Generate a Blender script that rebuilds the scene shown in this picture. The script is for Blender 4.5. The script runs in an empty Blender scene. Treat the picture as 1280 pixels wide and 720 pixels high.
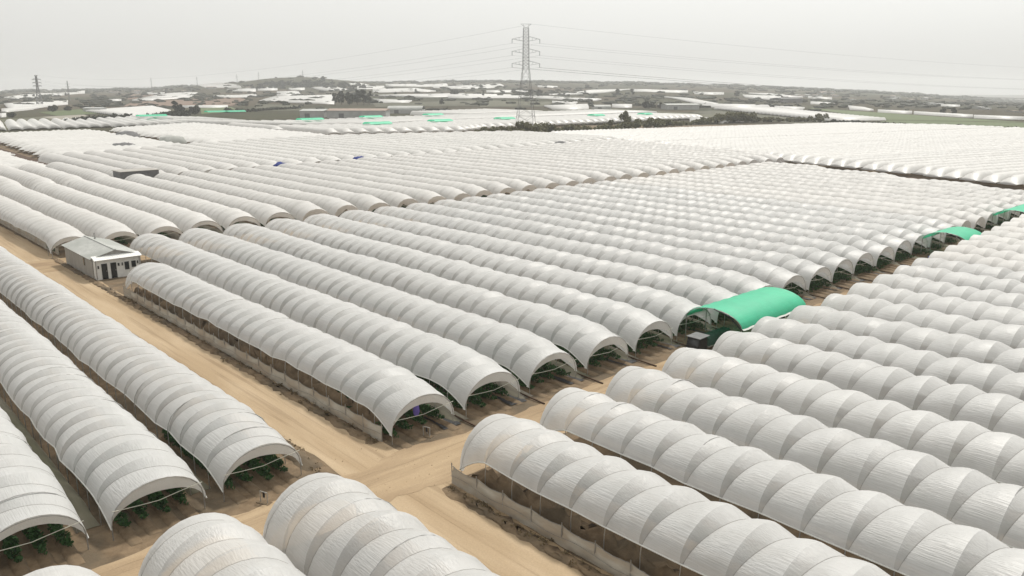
import bpy, math, random
import numpy as np
random.seed(7); rng = np.random.default_rng(7)
SC = bpy.context.scene; COL = SC.collection
R = math.radians
# ------------------------------------------------------------------ camera and ground frame
CAMH, F, YH = 24.0, 1000.0, 108.0
PITCH = math.atan((360-YH)/F)
ANG = R(-47.5)
CA, SA = math.cos(ANG), math.sin(ANG)
def W(s, t): return (s*CA - t*SA, s*SA + t*CA)          # farm grid (s along the tunnels, t across) -> world
def lerp(a, b, k): return a+(b-a)*k
RX = [-400, -100, 0, 50, 110, 160, 210, 240, 300, 360, 450, 520, 640, 800, 960, 1100, 1200, 1280, 1400, 1800]
RY = [116, 115, 114.5, 113, 112, 111, 110.5, 108, 107, 106, 104, 102.5, 102, 104, 108.5, 115, 121.5, 127.5, 132, 136]
def terrain(x, y):
    x = np.asarray(x, float); y = np.asarray(y, float)
    yy = np.maximum(y, 1.0)
    u = np.clip(x/yy, -1.5, 1.5)*F + 640
    ry = np.interp(u, RX, RY) - 0.35*np.sin(u*.045)*np.sin(u*.013+1) - .25*np.sin(u*.11+2)
    zr = 24 + 3.5*(108-ry)
    k = np.clip((yy-520)/2980, 0, 1); k = k*k*(3-2*k)
    z = zr*k
    k2 = np.clip((yy-3700)/1500, 0, 1); k2 = k2*k2*(3-2*k2)
    z = z*(1-k2) - 60*k2
    z = z + 28*np.exp(-((x+560)/170)**2 - ((yy-2150)/260)**2) + 13*np.exp(-((x+790)/130)**2 - ((yy-2300)/260)**2)
    z = z + np.clip((yy-620)/600, 0, 1)*np.where(yy < 3700, 1, 0)*(1.2*np.sin(x*.011+yy*.004)*np.sin(yy*.007))
    return z
def ray(px, py):
    u = (px-640)/F; v = (360-py)/F
    return (u, math.cos(PITCH)+v*math.sin(PITCH), -math.sin(PITCH)+v*math.cos(PITCH))
def at(px, py):                                         # where the line of sight meets the land
    dx, dy, dz = ray(px, py)
    Y = 20.0; prev = Y
    while Y < 3600:
        if CAMH + dz/dy*Y <= float(terrain(dx/dy*Y, Y)): break
        prev = Y; Y *= 1.01
    a, b = prev, Y
    for _ in range(14):
        m = (a+b)/2
        if CAMH + dz/dy*m <= float(terrain(dx/dy*m, m)): b = m
        else: a = m
    return (dx/dy*b, b, float(terrain(dx/dy*b, b)))
def ztop(px, py, Y):
    d = ray(px, py); return CAMH+d[2]/d[1]*Y
# ------------------------------------------------------------------ materials
def nt(name):
    m = bpy.data.materials.new(name); m.use_nodes = True
    t = m.node_tree; t.nodes.clear()
    out = t.nodes.new('ShaderNodeOutputMaterial')
    return m, t, out
def N(t, typ, **kw):
    n = t.nodes.new(typ)
    for k, v in kw.items():
        if k.startswith('i_'): n.inputs[k[2:].replace('_', ' ')].default_value = v
        else: setattr(n, k, v)
    return n
def mapped(t, scale, coord='Object'):
    c = N(t, 'ShaderNodeTexCoord'); m = N(t, 'ShaderNodeMapping')
    m.inputs['Scale'].default_value = scale
    t.links.new(c.outputs[coord], m.inputs['Vector']); return m.outputs[0]
def ramp(t, src, stops):
    r = N(t, 'ShaderNodeValToRGB')
    e = r.color_ramp.elements
    while len(e) < len(stops): e.new(.5)
    for el, (p, c) in zip(e, stops): el.position = p; el.color = (*c, 1)
    t.links.new(src, r.inputs[0]); return r.outputs[0]
def mixc(t, fac, a, b, mode='MIX'):
    m = N(t, 'ShaderNodeMix', data_type='RGBA', blend_type=mode)
    for sock, v in ((m.inputs[0], fac), (m.inputs[6], a), (m.inputs[7], b)):
        if isinstance(v, (int, float)): sock.default_value = v
        elif isinstance(v, tuple): sock.default_value = (*v, 1)
        else: t.links.new(v, sock)
    return m.outputs[2]
def rough_mat(name, c1, c2, scale=(1, 1, 1), nscale=3.0, rough=.85, bump=.0, bdist=.02, detail=6, c3=None, n3=.15, coord='Object', metal=0, spec=.3):
    m, t, out = nt(name)
    v = mapped(t, scale, coord)
    n = N(t, 'ShaderNodeTexNoise', i_Scale=nscale, i_Detail=detail, i_Roughness=.6); t.links.new(v, n.inputs['Vector'])
    col = ramp(t, n.outputs['Fac'], [(.3, c1), (.7, c2)])
    if c3:
        n2 = N(t, 'ShaderNodeTexNoise', i_Scale=n3, i_Detail=4); t.links.new(v, n2.inputs['Vector'])
        f = ramp(t, n2.outputs['Fac'], [(.42, (0, 0, 0)), (.6, (1, 1, 1))])
        col = mixc(t, f, col, c3)
    b = N(t, 'ShaderNodeBsdfPrincipled', i_Roughness=rough, i_Metallic=metal)
    b.inputs['Specular IOR Level'].default_value = spec
    t.links.new(col, b.inputs['Base Color'])
    if bump:
        bp = N(t, 'ShaderNodeBump', i_Strength=bump, i_Distance=bdist)
        t.links.new(n.outputs['Fac'], bp.inputs['Height']); t.links.new(bp.outputs[0], b.inputs['Normal'])
    t.links.new(b.outputs[0], out.inputs[0]); return m
def plastic_mat(name, base, dust, trans=.3, clear=.1, rough=.32, bumpd=.03, wedge_shade=.0):
    """thin white greenhouse film: wrinkles run along the tunnel, faint dirt, light passes through"""
    m, t, out = nt(name)
    v = mapped(t, (1, 1, 1))
    info = N(t, 'ShaderNodeObjectInfo')
    vm = N(t, 'ShaderNodeVectorMath', operation='ADD'); t.links.new(v, vm.inputs[0])
    cmb = N(t, 'ShaderNodeCombineXYZ')
    ml = N(t, 'ShaderNodeMath', operation='MULTIPLY'); ml.inputs[1].default_value = 50; t.links.new(info.outputs['Random'], ml.inputs[0])
    t.links.new(ml.outputs[0], cmb.inputs[0]); t.links.new(ml.outputs[0], cmb.inputs[1]); t.links.new(cmb.outputs[0], vm.inputs[1])
    vv = vm.outputs[0]
    # dirt and film-to-film difference
    n1 = N(t, 'ShaderNodeTexNoise', i_Scale=.55, i_Detail=7, i_Roughness=.65); t.links.new(vv, n1.inputs['Vector'])
    col = ramp(t, n1.outputs['Fac'], [(.35, base), (.75, dust)])
    r = N(t, 'ShaderNodeMapRange'); r.inputs[3].default_value = .92; r.inputs[4].default_value = 1.0
    t.links.new(info.outputs['Random'], r.inputs[0])
    col = mixc(t, 1.0, col, r.outputs[0], 'MULTIPLY')
    mp = N(t, 'ShaderNodeMapping'); mp.inputs['Scale'].default_value = (.22, 7.5, 7.5); t.links.new(vv, mp.inputs[0])
    n2 = N(t, 'ShaderNodeTexNoise', i_Scale=1.5, i_Detail=2, i_Roughness=.5, i_Distortion=.12); t.links.new(mp.outputs[0], n2.inputs['Vector'])
    mp2 = N(t, 'ShaderNodeMapping'); mp2.inputs['Scale'].default_value = (1.1, .6, .6); mp2.inputs['Rotation'].default_value = (0, .3, .35); t.links.new(vv, mp2.inputs[0])
    n3 = N(t, 'ShaderNodeTexNoise', i_Scale=1.2, i_Detail=3); t.links.new(mp2.outputs[0], n3.inputs['Vector'])
    bp = N(t, 'ShaderNodeBump', i_Strength=.75, i_Distance=bumpd); t.links.new(n2.outputs['Fac'], bp.inputs['Height'])
    bp2 = N(t, 'ShaderNodeBump', i_Strength=.6, i_Distance=.06); t.links.new(n3.outputs['Fac'], bp2.inputs['Height']); t.links.new(bp.outputs[0], bp2.inputs['Normal'])
    b = N(t, 'ShaderNodeBsdfPrincipled', i_Roughness=rough); t.links.new(col, b.inputs['Base Color'])
    b.inputs['Specular IOR Level'].default_value = .5
    t.links.new(bp2.outputs[0], b.inputs['Normal'])
    tr = N(t, 'ShaderNodeBsdfTranslucent'); t.links.new(col, tr.inputs[0]); t.links.new(bp2.outputs[0], tr.inputs['Normal'])
    mx = N(t, 'ShaderNodeMixShader'); mx.inputs[0].default_value = trans
    t.links.new(b.outputs[0], mx.inputs[1]); t.links.new(tr.outputs[0], mx.inputs[2])
    res = mx.outputs[0]
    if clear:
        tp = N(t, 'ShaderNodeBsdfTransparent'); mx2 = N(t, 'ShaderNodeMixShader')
        at_ = N(t, 'ShaderNodeAttribute', attribute_name='wedge_shade'); mr = N(t, 'ShaderNodeMapRange'); mr.inputs[3].default_value = clear; mr.inputs[4].default_value = clear+wedge_shade  # shade of the bay wedges put into the film as extra see-through
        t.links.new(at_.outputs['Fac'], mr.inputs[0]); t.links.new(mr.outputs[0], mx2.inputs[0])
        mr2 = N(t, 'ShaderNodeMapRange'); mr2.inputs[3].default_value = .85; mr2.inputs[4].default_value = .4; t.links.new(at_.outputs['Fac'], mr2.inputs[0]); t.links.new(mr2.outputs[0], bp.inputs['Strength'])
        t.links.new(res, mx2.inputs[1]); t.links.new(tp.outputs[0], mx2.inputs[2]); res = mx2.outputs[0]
    t.links.new(res, out.inputs[0]); return m
def leaf_mat(name, dark, light, scale=.9, trans=.15):
    m, t, out = nt(name)
    v = mapped(t, (1, 1, 1))
    n = N(t, 'ShaderNodeTexNoise', i_Scale=scale, i_Detail=5); t.links.new(v, n.inputs['Vector'])
    col = ramp(t, n.outputs['Fac'], [(.32, dark), (.68, light)])
    b = N(t, 'ShaderNodeBsdfPrincipled', i_Roughness=.65); t.links.new(col, b.inputs['Base Color'])
    b.inputs['Specular IOR Level'].default_value = .25
    tr = N(t, 'ShaderNodeBsdfTranslucent'); t.links.new(col, tr.inputs[0])
    mx = N(t, 'ShaderNodeMixShader'); mx.inputs[0].default_value = trans
    t.links.new(b.outputs[0], mx.inputs[1]); t.links.new(tr.outputs[0], mx.inputs[2]); t.links.new(mx.outputs[0], out.inputs[0]); return m
M = {}
M['film'] = plastic_mat('film', (.735, .735, .73), (.63, .63, .62), trans=.28, clear=.14, rough=.42, bumpd=.045, wedge_shade=.28)
M['film_mid'] = plastic_mat('film_mid', (.77, .76, .745), (.67, .655, .63), trans=.28, clear=.10, rough=.52, bumpd=.04, wedge_shade=.09)
M['film_far'] = plastic_mat('film_far', (.77, .76, .74), (.68, .665, .64), trans=.25, clear=.02, rough=.42, wedge_shade=.12)
M['skirt'] = plastic_mat('skirt', (.86, .855, .84), (.78, .77, .75), trans=.5, clear=.08, rough=.45)
M['green_film'] = plastic_mat('green_film', (.075, .68, .40), (.065, .58, .34), trans=.35, clear=0, rough=.45)
M['hem'] = rough_mat('hem', (.6, .6, .57), (.7, .7, .67), nscale=4)
M['rope'] = rough_mat('rope', (.16, .15, .14), (.26, .25, .23), nscale=9)
M['pale_rope'] = rough_mat('pale_rope', (.42, .42, .36), (.52, .51, .44), nscale=9)
M['steel'] = rough_mat('steel', (.32, .32, .32), (.45, .44, .42), nscale=5, rough=.45, metal=.7)
M['pylon'] = rough_mat('pylon', (.15, .155, .16), (.22, .22, .22), nscale=2, rough=.6, metal=.2)
M['sand'] = rough_mat('sand', (.37, .277, .175), (.43, .33, .22), scale=(.18, 1, 1), nscale=.9, bump=.5, bdist=.05, detail=10, c3=(.34, .25, .155), n3=.35, rough=.95)
M['track'] = rough_mat('track', (.31, .225, .135), (.40, .295, .18), scale=(1, .22, 1), nscale=1.1, bump=.6, bdist=.08, detail=10, c3=(.25, .175, .105), n3=.5, rough=.95)
M['soil'] = rough_mat('soil', (.14, .098, .06), (.225, .162, .10), nscale=1.6, bump=.7, bdist=.08, detail=10, c3=(.115, .088, .058), n3=.3, rough=.95)
M['brown_soil'] = rough_mat('brown_soil', (.055, .033, .022), (.09, .056, .038), nscale=.6, bump=.5, bdist=.1, detail=8, rough=.95)
M['mat'] = rough_mat('mat', (.17, .152, .12), (.26, .235, .19), scale=(.12, 1, 1), nscale=3.2, bump=.5, bdist=.05, detail=8, c3=(.12, .115, .075), n3=.4, rough=.9)
M['net'] = rough_mat('net', (.36, .33, .275), (.50, .47, .41), scale=(.6, 1, 1.6), nscale=1.4, bump=.6, bdist=.06, detail=7, c3=(.38, .32, .25), n3=.6)
M['black'] = rough_mat('black', (.012, .012, .013), (.03, .03, .032), nscale=6, rough=.5)
M['glass'] = rough_mat('glass', (.015, .017, .02), (.03, .034, .038), nscale=3, rough=.12, spec=.6)
M['white'] = rough_mat('white', (.64, .64, .62), (.76, .76, .74), nscale=2.5, rough=.5)
M['grey_sheet'] = rough_mat('grey_sheet', (.32, .325, .31), (.43, .435, .415), scale=(.5, 1, 1), nscale=1.4, rough=.6, c3=(.30, .31, .29), n3=.3)
M['wall_grey'] = rough_mat('wall_grey', (.29, .275, .25), (.39, .375, .35), scale=(1, 1, .25), nscale=2.2, rough=.75)
M['dark_net'] = rough_mat('dark_net', (.14, .14, .142), (.20, .20, .202), nscale=1.3)
M['blue'] = rough_mat('blue', (.02, .035, .16), (.035, .055, .24), nscale=2)
M['violet'] = rough_mat('violet', (.12, .09, .36), (.17, .13, .45), nscale=5)
M['green_dark'] = rough_mat('green_dark', (.012, .045, .03), (.03, .075, .05), nscale=3, bump=.6, bdist=.1)
M['pale_wall'] = rough_mat('pale_wall', (.36, .36, .355), (.46, .46, .45), nscale=.3)
M['tile'] = rough_mat('tile', (.26, .20, .17), (.33, .26, .215), nscale=.3)
M['leaf'] = leaf_mat('leaf', (.022, .058, .018), (.055, .13, .04), 2.2)
M['bush'] = leaf_mat('bush', (.095, .098, .046), (.19, .18, .095), .25)
M['bush2'] = leaf_mat('bush2', (.022, .028, .016), (.05, .056, .03), .2)
M['bark'] = rough_mat('bark', (.07, .055, .04), (.12, .095, .07), nscale=3)
M['dry'] = leaf_mat('dry', (.10, .075, .035), (.20, .15, .08), 2.0)
def ruts(m, axis_scale):
    t = m.node_tree; b = next(n for n in t.nodes if n.type == 'BSDF_PRINCIPLED'); src = b.inputs['Base Color'].links[0].from_socket
    v = mapped(t, axis_scale)
    n = N(t, 'ShaderNodeTexNoise', i_Scale=1.0, i_Detail=5, i_Roughness=.65, i_Distortion=.3); t.links.new(v, n.inputs['Vector'])
    f = ramp(t, n.outputs['Fac'], [(.36, (.80, .78, .76)), (.46, (1, 1, 1)), (.62, (1.05, 1.05, 1.05))])
    n2 = N(t, 'ShaderNodeTexNoise', i_Scale=9, i_Detail=6, i_Roughness=.75); t.links.new(mapped(t, (1, 1, 1)), n2.inputs['Vector'])
    g = ramp(t, n2.outputs['Fac'], [(.3, (.86, .86, .86)), (.55, (1, 1, 1)), (.72, (1.1, 1.1, 1.1))])
    c = mixc(t, 1.0, mixc(t, 1.0, src, f, 'MULTIPLY'), g, 'MULTIPLY'); t.links.new(c, b.inputs['Base Color'])
ruts(M['sand'], (.05, 2.0, 1)); 
M['sand_cross'] = rough_mat('sand_cross', (.34, .25, .155), (.405, .305, .195), scale=(1, .2, 1), nscale=.9, bump=.5, bdist=.05, detail=10, c3=(.29, .21, .13), n3=.4, rough=.95)
ruts(M['sand_cross'], (1.9, .06, 1)); ruts(M['track'], (1.6, .08, 1)); ruts(M['soil'], (.5, .5, 1))
# the open land: dry scrub, olive grass and bare patches
def land_mat():
    m, t, out = nt('land')
    v = mapped(t, (1, 1, 1))
    n = N(t, 'ShaderNodeTexNoise', i_Scale=.0045, i_Detail=6, i_Roughness=.6); t.links.new(v, n.inputs['Vector'])
    n2 = N(t, 'ShaderNodeTexNoise', i_Scale=.05, i_Detail=8, i_Roughness=.7); t.links.new(v, n2.inputs['Vector'])
    vo = N(t, 'ShaderNodeTexVoronoi', i_Scale=.006); t.links.new(v, vo.inputs['Vector'])
    c1 = ramp(t, n.outputs['Fac'], [(.35, (.040, .043, .024)), (.5, (.058, .057, .032)), (.66, (.085, .068, .046))])
    sep = N(t, 'ShaderNodeSeparateColor'); t.links.new(vo.outputs['Color'], sep.inputs[0])
    c2 = ramp(t, sep.outputs[0], [(.0, (.034, .042, .020)), (.35, (.062, .062, .034)), (.6, (.045, .042, .028)), (.85, (.105, .075, .052))])
    c = mixc(t, .45, c1, c2)
    c3 = ramp(t, n2.outputs['Fac'], [(.3, (.55, .55, .55)), (.7, (1.15, 1.12, 1.08))])
    c = mixc(t, 1.0, c, c3, 'MULTIPLY')
    b = N(t, 'ShaderNodeBsdfPrincipled', i_Roughness=.95); b.inputs['Specular IOR Level'].default_value = .1
    t.links.new(c, b.inputs['Base Color']); t.links.new(b.outputs[0], out.inputs[0]); return m
M['land'] = land_mat()
M['f_brown'] = rough_mat('f_brown', (.135, .088, .062), (.18, .122, .088), scale=(1, .2, 1), nscale=.03, detail=8)
M['f_olive'] = rough_mat('f_olive', (.060, .060, .034), (.092, .088, .050), nscale=.04, detail=8)
M['f_green'] = rough_mat('f_green', (.066, .092, .032), (.095, .122, .046), scale=(1, .3, 1), nscale=.03, detail=8)
M['f_grey'] = rough_mat('f_grey', (.22, .20, .165), (.27, .25, .21), nscale=.03, detail=8)
M['f_dark'] = rough_mat('f_dark', (.05, .052, .03), (.085, .08, .048), nscale=.05, detail=8)
# ------------------------------------------------------------------ mesh helpers
def tag(o, label=None, cat=None, group=None, kind=None):
    if label: o['label'] = label
    if cat: o['category'] = cat
    if group: o['group'] = group
    if kind: o['kind'] = kind
    return o
def empty(name, loc=(0, 0, 0), rz=0.0):
    o = bpy.data.objects.new(name, None); COL.objects.link(o)
    o.location = loc; o.rotation_euler = (0, 0, rz); o.empty_display_size = .5
    return o
def mesh_np(name, V, Q, smooth=False):
    V = np.asarray(V, np.float32).reshape(-1, 3); Q = np.asarray(Q, np.int32)
    me = bpy.data.meshes.new(name)
    n, k = Q.shape
    me.vertices.add(len(V)); me.vertices.foreach_set('co', V.ravel())
    me.loops.add(n*k); me.loops.foreach_set('vertex_index', Q.ravel())
    me.polygons.add(n); me.polygons.foreach_set('loop_start', np.arange(0, n*k, k, dtype=np.int32))
    me.polygons.foreach_set('use_smooth', np.full(n, smooth))
    me.update(calc_edges=True); return me
def link(name, me, mat, parent=None, loc=None, rz=None):
    o = bpy.data.objects.new(name, me); COL.objects.link(o)
    if mat is not None and not me.materials: me.materials.append(mat)
    if parent: o.parent = parent
    if loc is not None: o.location = loc
    if rz is not None: o.rotation_euler = (0, 0, rz)
    return o
class MB:
    """collects quads: boxes, tubes, sheets"""
    def __init__(s): s.v = []; s.q = []; s.n = 0
    def add(s, V, Q):
        V = np.asarray(V, float).reshape(-1, 3); s.v.append(V); s.q.append(np.asarray(Q, int)+s.n); s.n += len(V); return s
    def box(s, x0, y0, z0, x1, y1, z1):
        V = [(x0, y0, z0), (x1, y0, z0), (x1, y1, z0), (x0, y1, z0), (x0, y0, z1), (x1, y0, z1), (x1, y1, z1), (x0, y1, z1)]
        return s.add(V, [(0, 3, 2, 1), (4, 5, 6, 7), (0, 1, 5, 4), (1, 2, 6, 5), (2, 3, 7, 6), (3, 0, 4, 7)])
    def hexa(s, pts):
        return s.add(pts, [(0, 3, 2, 1), (4, 5, 6, 7), (0, 1, 5, 4), (1, 2, 6, 5), (2, 3, 7, 6), (3, 0, 4, 7)])
    def quad(s, a, b, c, d): return s.add([a, b, c, d], [(0, 1, 2, 3)])
    def tube(s, pts, r, k=5):
        P = np.asarray(pts, float); n = len(P)
        rr = np.full(n, r) if np.isscalar(r) else np.asarray(r, float)
        T = np.gradient(P, axis=0); T /= np.linalg.norm(T, axis=1)[:, None]+1e-9
        ref = np.where(np.abs(T[:, 2:3]) > .9, np.array([[1., 0, 0]]), np.array([[0, 0, 1.]]))
        A = np.cross(T, ref); A /= np.linalg.norm(A, axis=1)[:, None]+1e-9; B = np.cross(T, A)
        a = np.arange(k)*2*math.pi/k
        V = P[:, None, :]+rr[:, None, None]*(np.cos(a)[None, :, None]*A[:, None, :]+np.sin(a)[None, :, None]*B[:, None, :])
        i = np.arange(n-1)[:, None]*k; j = np.arange(k)[None, :]; j2 = (j+1) % k
        Q = np.stack([i+j, i+j2, i+k+j2, i+k+j], -1).reshape(-1, 4)
        return s.add(V.reshape(-1, 3), Q)
    def build(s, name, mat, parent=None, smooth=False, loc=None, rz=None):
        me = mesh_np(name, np.concatenate(s.v), np.concatenate(s.q), smooth)
        return link(name, me, mat, parent, loc, rz)
def grid_quads(nr, nc):
    i = np.arange(nr-1)[:, None]*nc; j = np.arange(nc-1)[None, :]
    return np.stack([i+j, i+j+1, i+nc+j+1, i+nc+j], -1).reshape(-1, 4)
# ------------------------------------------------------------------ tunnel geometry (local x along, y across)
def cover_np(L, Wd, H, z0a, z0b, per=2.2, k=3, nv=12, dip=.28, seed=0, phase=0.0, tipA=0, tipB=0, tapA=0.0, tapB=0.0, cap=0.0, tapL=(2.4, 5.0)):
    """film over hoops: ropes run slanting from one hoop foot to the next and pull the film down between hoops"""
    r = np.random.default_rng(seed)
    n = max(2, int(round(L/per))); p = L/n
    th = np.linspace(0, math.pi, nv+1)
    rho = .07+.62*th/math.pi
    cols = []; dips = []
    hz = r.normal(0, .05, n+1); dj = r.uniform(.55, 1.3, n); sw = np.convolve(r.normal(0, .22, n+9), np.ones(9)/9, 'valid'); ej = r.normal(0, .05, (n+1, 2)); ey = r.normal(0, .05, (n+1, 2))
    low = np.interp(np.arange(n+1), np.arange(0, n+7, 6), r.uniform(-.10, .16, len(np.arange(0, n+7, 6))))
    for i in range(n):
        for j in range(2*k):
            if j <= k: a = j/k; x = rho*a; d = a**1.1
            else: a = (j-k)/k; x = rho+(1-rho)*a; d = (1-a)**1.9
            cols.append((i, x, d))
    cols.append((n-1, np.ones_like(rho), 0.0))
    X = np.array([(i+x)*p for i, x, d in cols]); I = np.array([i for i, x, d in cols])
    D = np.array([d for i, x, d in cols])[:, None]
    fx = X/p; Z = np.zeros_like(X)
    hs = np.interp(fx, np.arange(n+1), hz)
    ea = np.interp(fx, np.arange(n+1), ej[:, 0]+low); eb = np.interp(fx, np.arange(n+1), ej[:, 1]+low[::-1])
    ya = np.interp(fx, np.arange(n+1), ey[:, 0]); yb = np.interp(fx, np.arange(n+1), ey[:, 1])
    s = np.sin(th)[None, :]; c = np.cos(th)[None, :]
    kk = (1+c)/2
    z0 = (z0a+ea)*kk+(z0b+eb)*(1-kk)
    # ends: the last hoop's film comes lower towards the feet
    if tipA: z0 = z0-(z0-tipA)*np.clip(1-X/2.6, 0, 1)**1.6
    if tipB: z0 = z0-(z0-tipB)*np.clip(1-(L-X)/3.2, 0, 1)**1.6
    off = dip*dj[I][:, None]*D*np.maximum(s, 0)**.55
    edge = np.clip(np.minimum(X, L-X)/p, 0, 1)
    off = off*(.25+.75*edge)
    tp = tapA*np.clip(1-X/tapL[0], 0, 1)**2+tapB*np.clip(1-(L-X)/tapL[1], 0, 1)**1.5
    Hh = (H-tp-z0)+hs
    Yv = -(Wd/2-off*.8)*c+(-ya*kk+yb*(1-kk))
    Zv = z0+(Hh-off)*np.maximum(s, 0)**.92
    Yv = Yv+(np.interp(fx, np.arange(n+1), sw)*np.clip(np.minimum(X, L-X)/6, 0, 1))
    V = np.stack([X, Yv, Zv], -1)
    if cap:          # film hanging down over the upper part of both ends
        a = V[0].copy(); b = V[-1].copy()
        for e, sg in ((a, .35), (b, -.35)): e[:, 0] += sg; e[:, 2] = np.maximum(e[:, 2]-cap*(.8+.25*np.sin(e[:, 1]*2+seed)), np.minimum(e[:, 2], .9)); e[:, 1] *= .97
        V = np.concatenate([a[None], V, b[None]], 0)
    return V, grid_quads(V.shape[0], V.shape[1])
def creased(V, k, cap=0):
    me = mesh_np('plastic_cover', V, grid_quads(V.shape[0], V.shape[1]), True)
    nc = V.shape[1]; e = np.zeros(len(me.edges)*2, np.int32); me.edges.foreach_get('vertices', e); e = e.reshape(-1, 2)
    c = e//nc; o = 1 if cap else 0
    sh = (c[:, 0] == c[:, 1]) & (((c[:, 0]-o) % k) == 0)
    me.attributes.new('sharp_edge', 'BOOLEAN', 'EDGE').data.foreach_set('value', sh)
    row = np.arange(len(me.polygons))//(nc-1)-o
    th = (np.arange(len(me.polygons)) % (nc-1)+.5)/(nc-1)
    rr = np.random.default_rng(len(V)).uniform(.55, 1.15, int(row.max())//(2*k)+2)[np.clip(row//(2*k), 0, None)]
    me.attributes.new('wedge_shade', 'FLOAT', 'FACE').data.foreach_set('value', (((row % (2*k)) < k)*np.clip(1.35-1.9*th, 0, 1)*rr).astype(np.float32))  # painted shade on each bay's wedge by hoop and rope, fading over the arch
    return me
def profile(Wd, H, z0, nv=16, f=1.0):
    th = np.linspace(0, math.pi, nv+1)
    return np.stack([-Wd/2*np.cos(th)*f, z0+(H-z0)*np.sin(th)**.92], -1)
def skirt_np(x, Wd, H, z0, tip, drop=.9, back=-.25, nv=20, seed=0):
    th = np.linspace(0, math.pi, nv+1); s = np.sin(th)
    z0e = tip
    out = np.stack([np.full(nv+1, x), -Wd/2*np.cos(th), z0e+(H-z0e)*s**.92], -1)
    r = np.random.default_rng(seed); w = np.interp(np.arange(nv+1), [0, nv*.3, nv*.6, nv], r.uniform(.8, 1.2, 4))
    inn = out.copy(); inn[:, 0] += back; inn[:, 1] *= (1-.05*s); inn[:, 2] -= drop*w*s**.45
    inn[:, 2] = np.maximum(inn[:, 2], tip-.12)
    mid = (out+inn)/2; mid[:, 0] += .07*np.sin(th*9)
    V = np.stack([out, mid, inn], 0)
    return V, grid_quads(3, nv+1)
HOOP = {}
def skirt_from(out, drop, back, seed):
    nv = len(out)-1; th = np.linspace(0, math.pi, nv+1); s = np.sin(th)
    r = np.random.default_rng(seed); w = np.interp(np.arange(nv+1), [0, nv*.3, nv*.6, nv], r.uniform(.75, 1.2, 4))
    inn = out.copy(); inn[:, 0] += back; inn[:, 1] *= (1-.05*s); inn[:, 2] -= drop*w*s**.6
    mid = (out+inn)/2; mid[:, 0] += .07*np.sin(th*9)
    V = np.stack([out, mid, inn], 0)
    return V, grid_quads(3, nv+1)
def polytunnel(s0, s1, t, Wd, H, z0a=1.6, z0b=1.6, lod=0, seed=0, per=2.2, dip=.28, label='', group='', frame=0, lash=0, tapA=.3, tapB=.9):
    """one tunnel from s0 to s1, centred on t. mouth/hood: which end (0 or 1) has the open mouth with skirt / the low hood"""
    L = s1-s0; x, y = W(s0, t)
    cfg = {0: (4, 16), 1: (3, 12), 2: (2, 8), 3: (1, 6)}[lod]
    tipA = .9; tipB = .65; cap = 1.5 if lod >= 2 else 0
    V, Q = cover_np(L, Wd, H, z0a, z0b, per, cfg[0], cfg[1], dip, seed, 0, tipA, tipB, tapA, tapB, cap)
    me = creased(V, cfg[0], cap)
    if lod >= 2:
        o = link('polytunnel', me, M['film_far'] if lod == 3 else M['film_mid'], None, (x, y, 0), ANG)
        return tag(o, label, 'polytunnel', group)
    root = empty('polytunnel', (x, y, 0), ANG); tag(root, label, 'polytunnel', group)
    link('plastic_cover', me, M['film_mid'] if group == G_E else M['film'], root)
    for e in (0, 1):
        out = V[0 if e == 0 else -1]
        V2, Q2 = skirt_from(out, .8 if e else 1.5, .3 if e == 0 else -.3, seed+e)
        link('end_skirt', mesh_np('end_skirt', V2, Q2, True), M['skirt'], root)
    hb = MB()
    for j in (0, -1): hb.tube(V[:, j]+np.array([0, 0, .02]), .045, 4)
    hb.build('hem', M['hem'], root, True)
    nh = int(round(L/per)); p = L/nh
    key = (round(Wd, 2), round(H, 2), round(tapB, 2))
    if key not in HOOP:
        ms = []
        for dz in (0, tapA, tapB):
            zz = 1.55 if dz == 0 else .8
            pr = [(-Wd/2+.08, 0)]+[(a, b) for a, b in profile(Wd-.16, H-.08-dz, zz, 12)]+[(Wd/2-.08, 0)]
            q = MB(); q.tube([(0, a, b) for a, b in pr], .032, 4); me = mesh_np('hoop', np.concatenate(q.v), np.concatenate(q.q)); me.materials.append(M['steel']); ms.append(me)
        HOOP[key] = ms
    ms = HOOP[key]
    hoops = range(nh+1) if frame else [0, 1, nh-1, nh]
    for i in hoops:
        o = bpy.data.objects.new('hoop', ms[1] if i == 0 else ms[2] if i == nh else ms[0]); COL.objects.link(o); o.parent = root
        o.location = (i*p+(.04 if i == 0 else -.04 if i == nh else 0), 0, (-.12 if i == 0 else -.0) if i != nh-1 else -.35*tapB/.9)
    g = MB()
    g.tube([(L+.10, yy, 1.55+.25*abs(2*yy)/Wd+.03*math.sin(yy)) for yy in np.linspace(-Wd/2+.15, Wd/2-.15, 9)], .024, 4)
    g.build('tie_bar', M['pale_rope'], root)
    if lash:
        rp = MB()
        r = np.random.default_rng(seed)
        nv = 16; kseg, nvv = cfg
        Vg = V
        for i in range(nh):
            col = Vg[min(i*2*kseg+kseg, len(Vg)-1)].copy()
            nrm = np.zeros_like(col); th = np.linspace(0, math.pi, len(col)); nrm[:, 1] = -np.cos(th); nrm[:, 2] = np.sin(th)
            rp.tube(col+nrm*.012, .008, 3)
        rp.build('lashing_rope', M['rope'], root)
    return root
ORD = ['', 'first', 'second', 'third', 'fourth', 'fifth', 'sixth', 'seventh', 'eighth', 'ninth', 'tenth', 'eleventh', 'twelfth', 'thirteenth', 'fourteenth', 'fifteenth', 'sixteenth', 'seventeenth', 'eighteenth', 'nineteenth', 'twentieth']
def ordn(i):
    if i <= 20: return ORD[i]
    tens = {2: 'twent', 3: 'thirt', 4: 'fort', 5: 'fift'}[i//10]
    return tens+('ieth' if i % 10 == 0 else 'y-'+ORD[i % 10])
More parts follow.
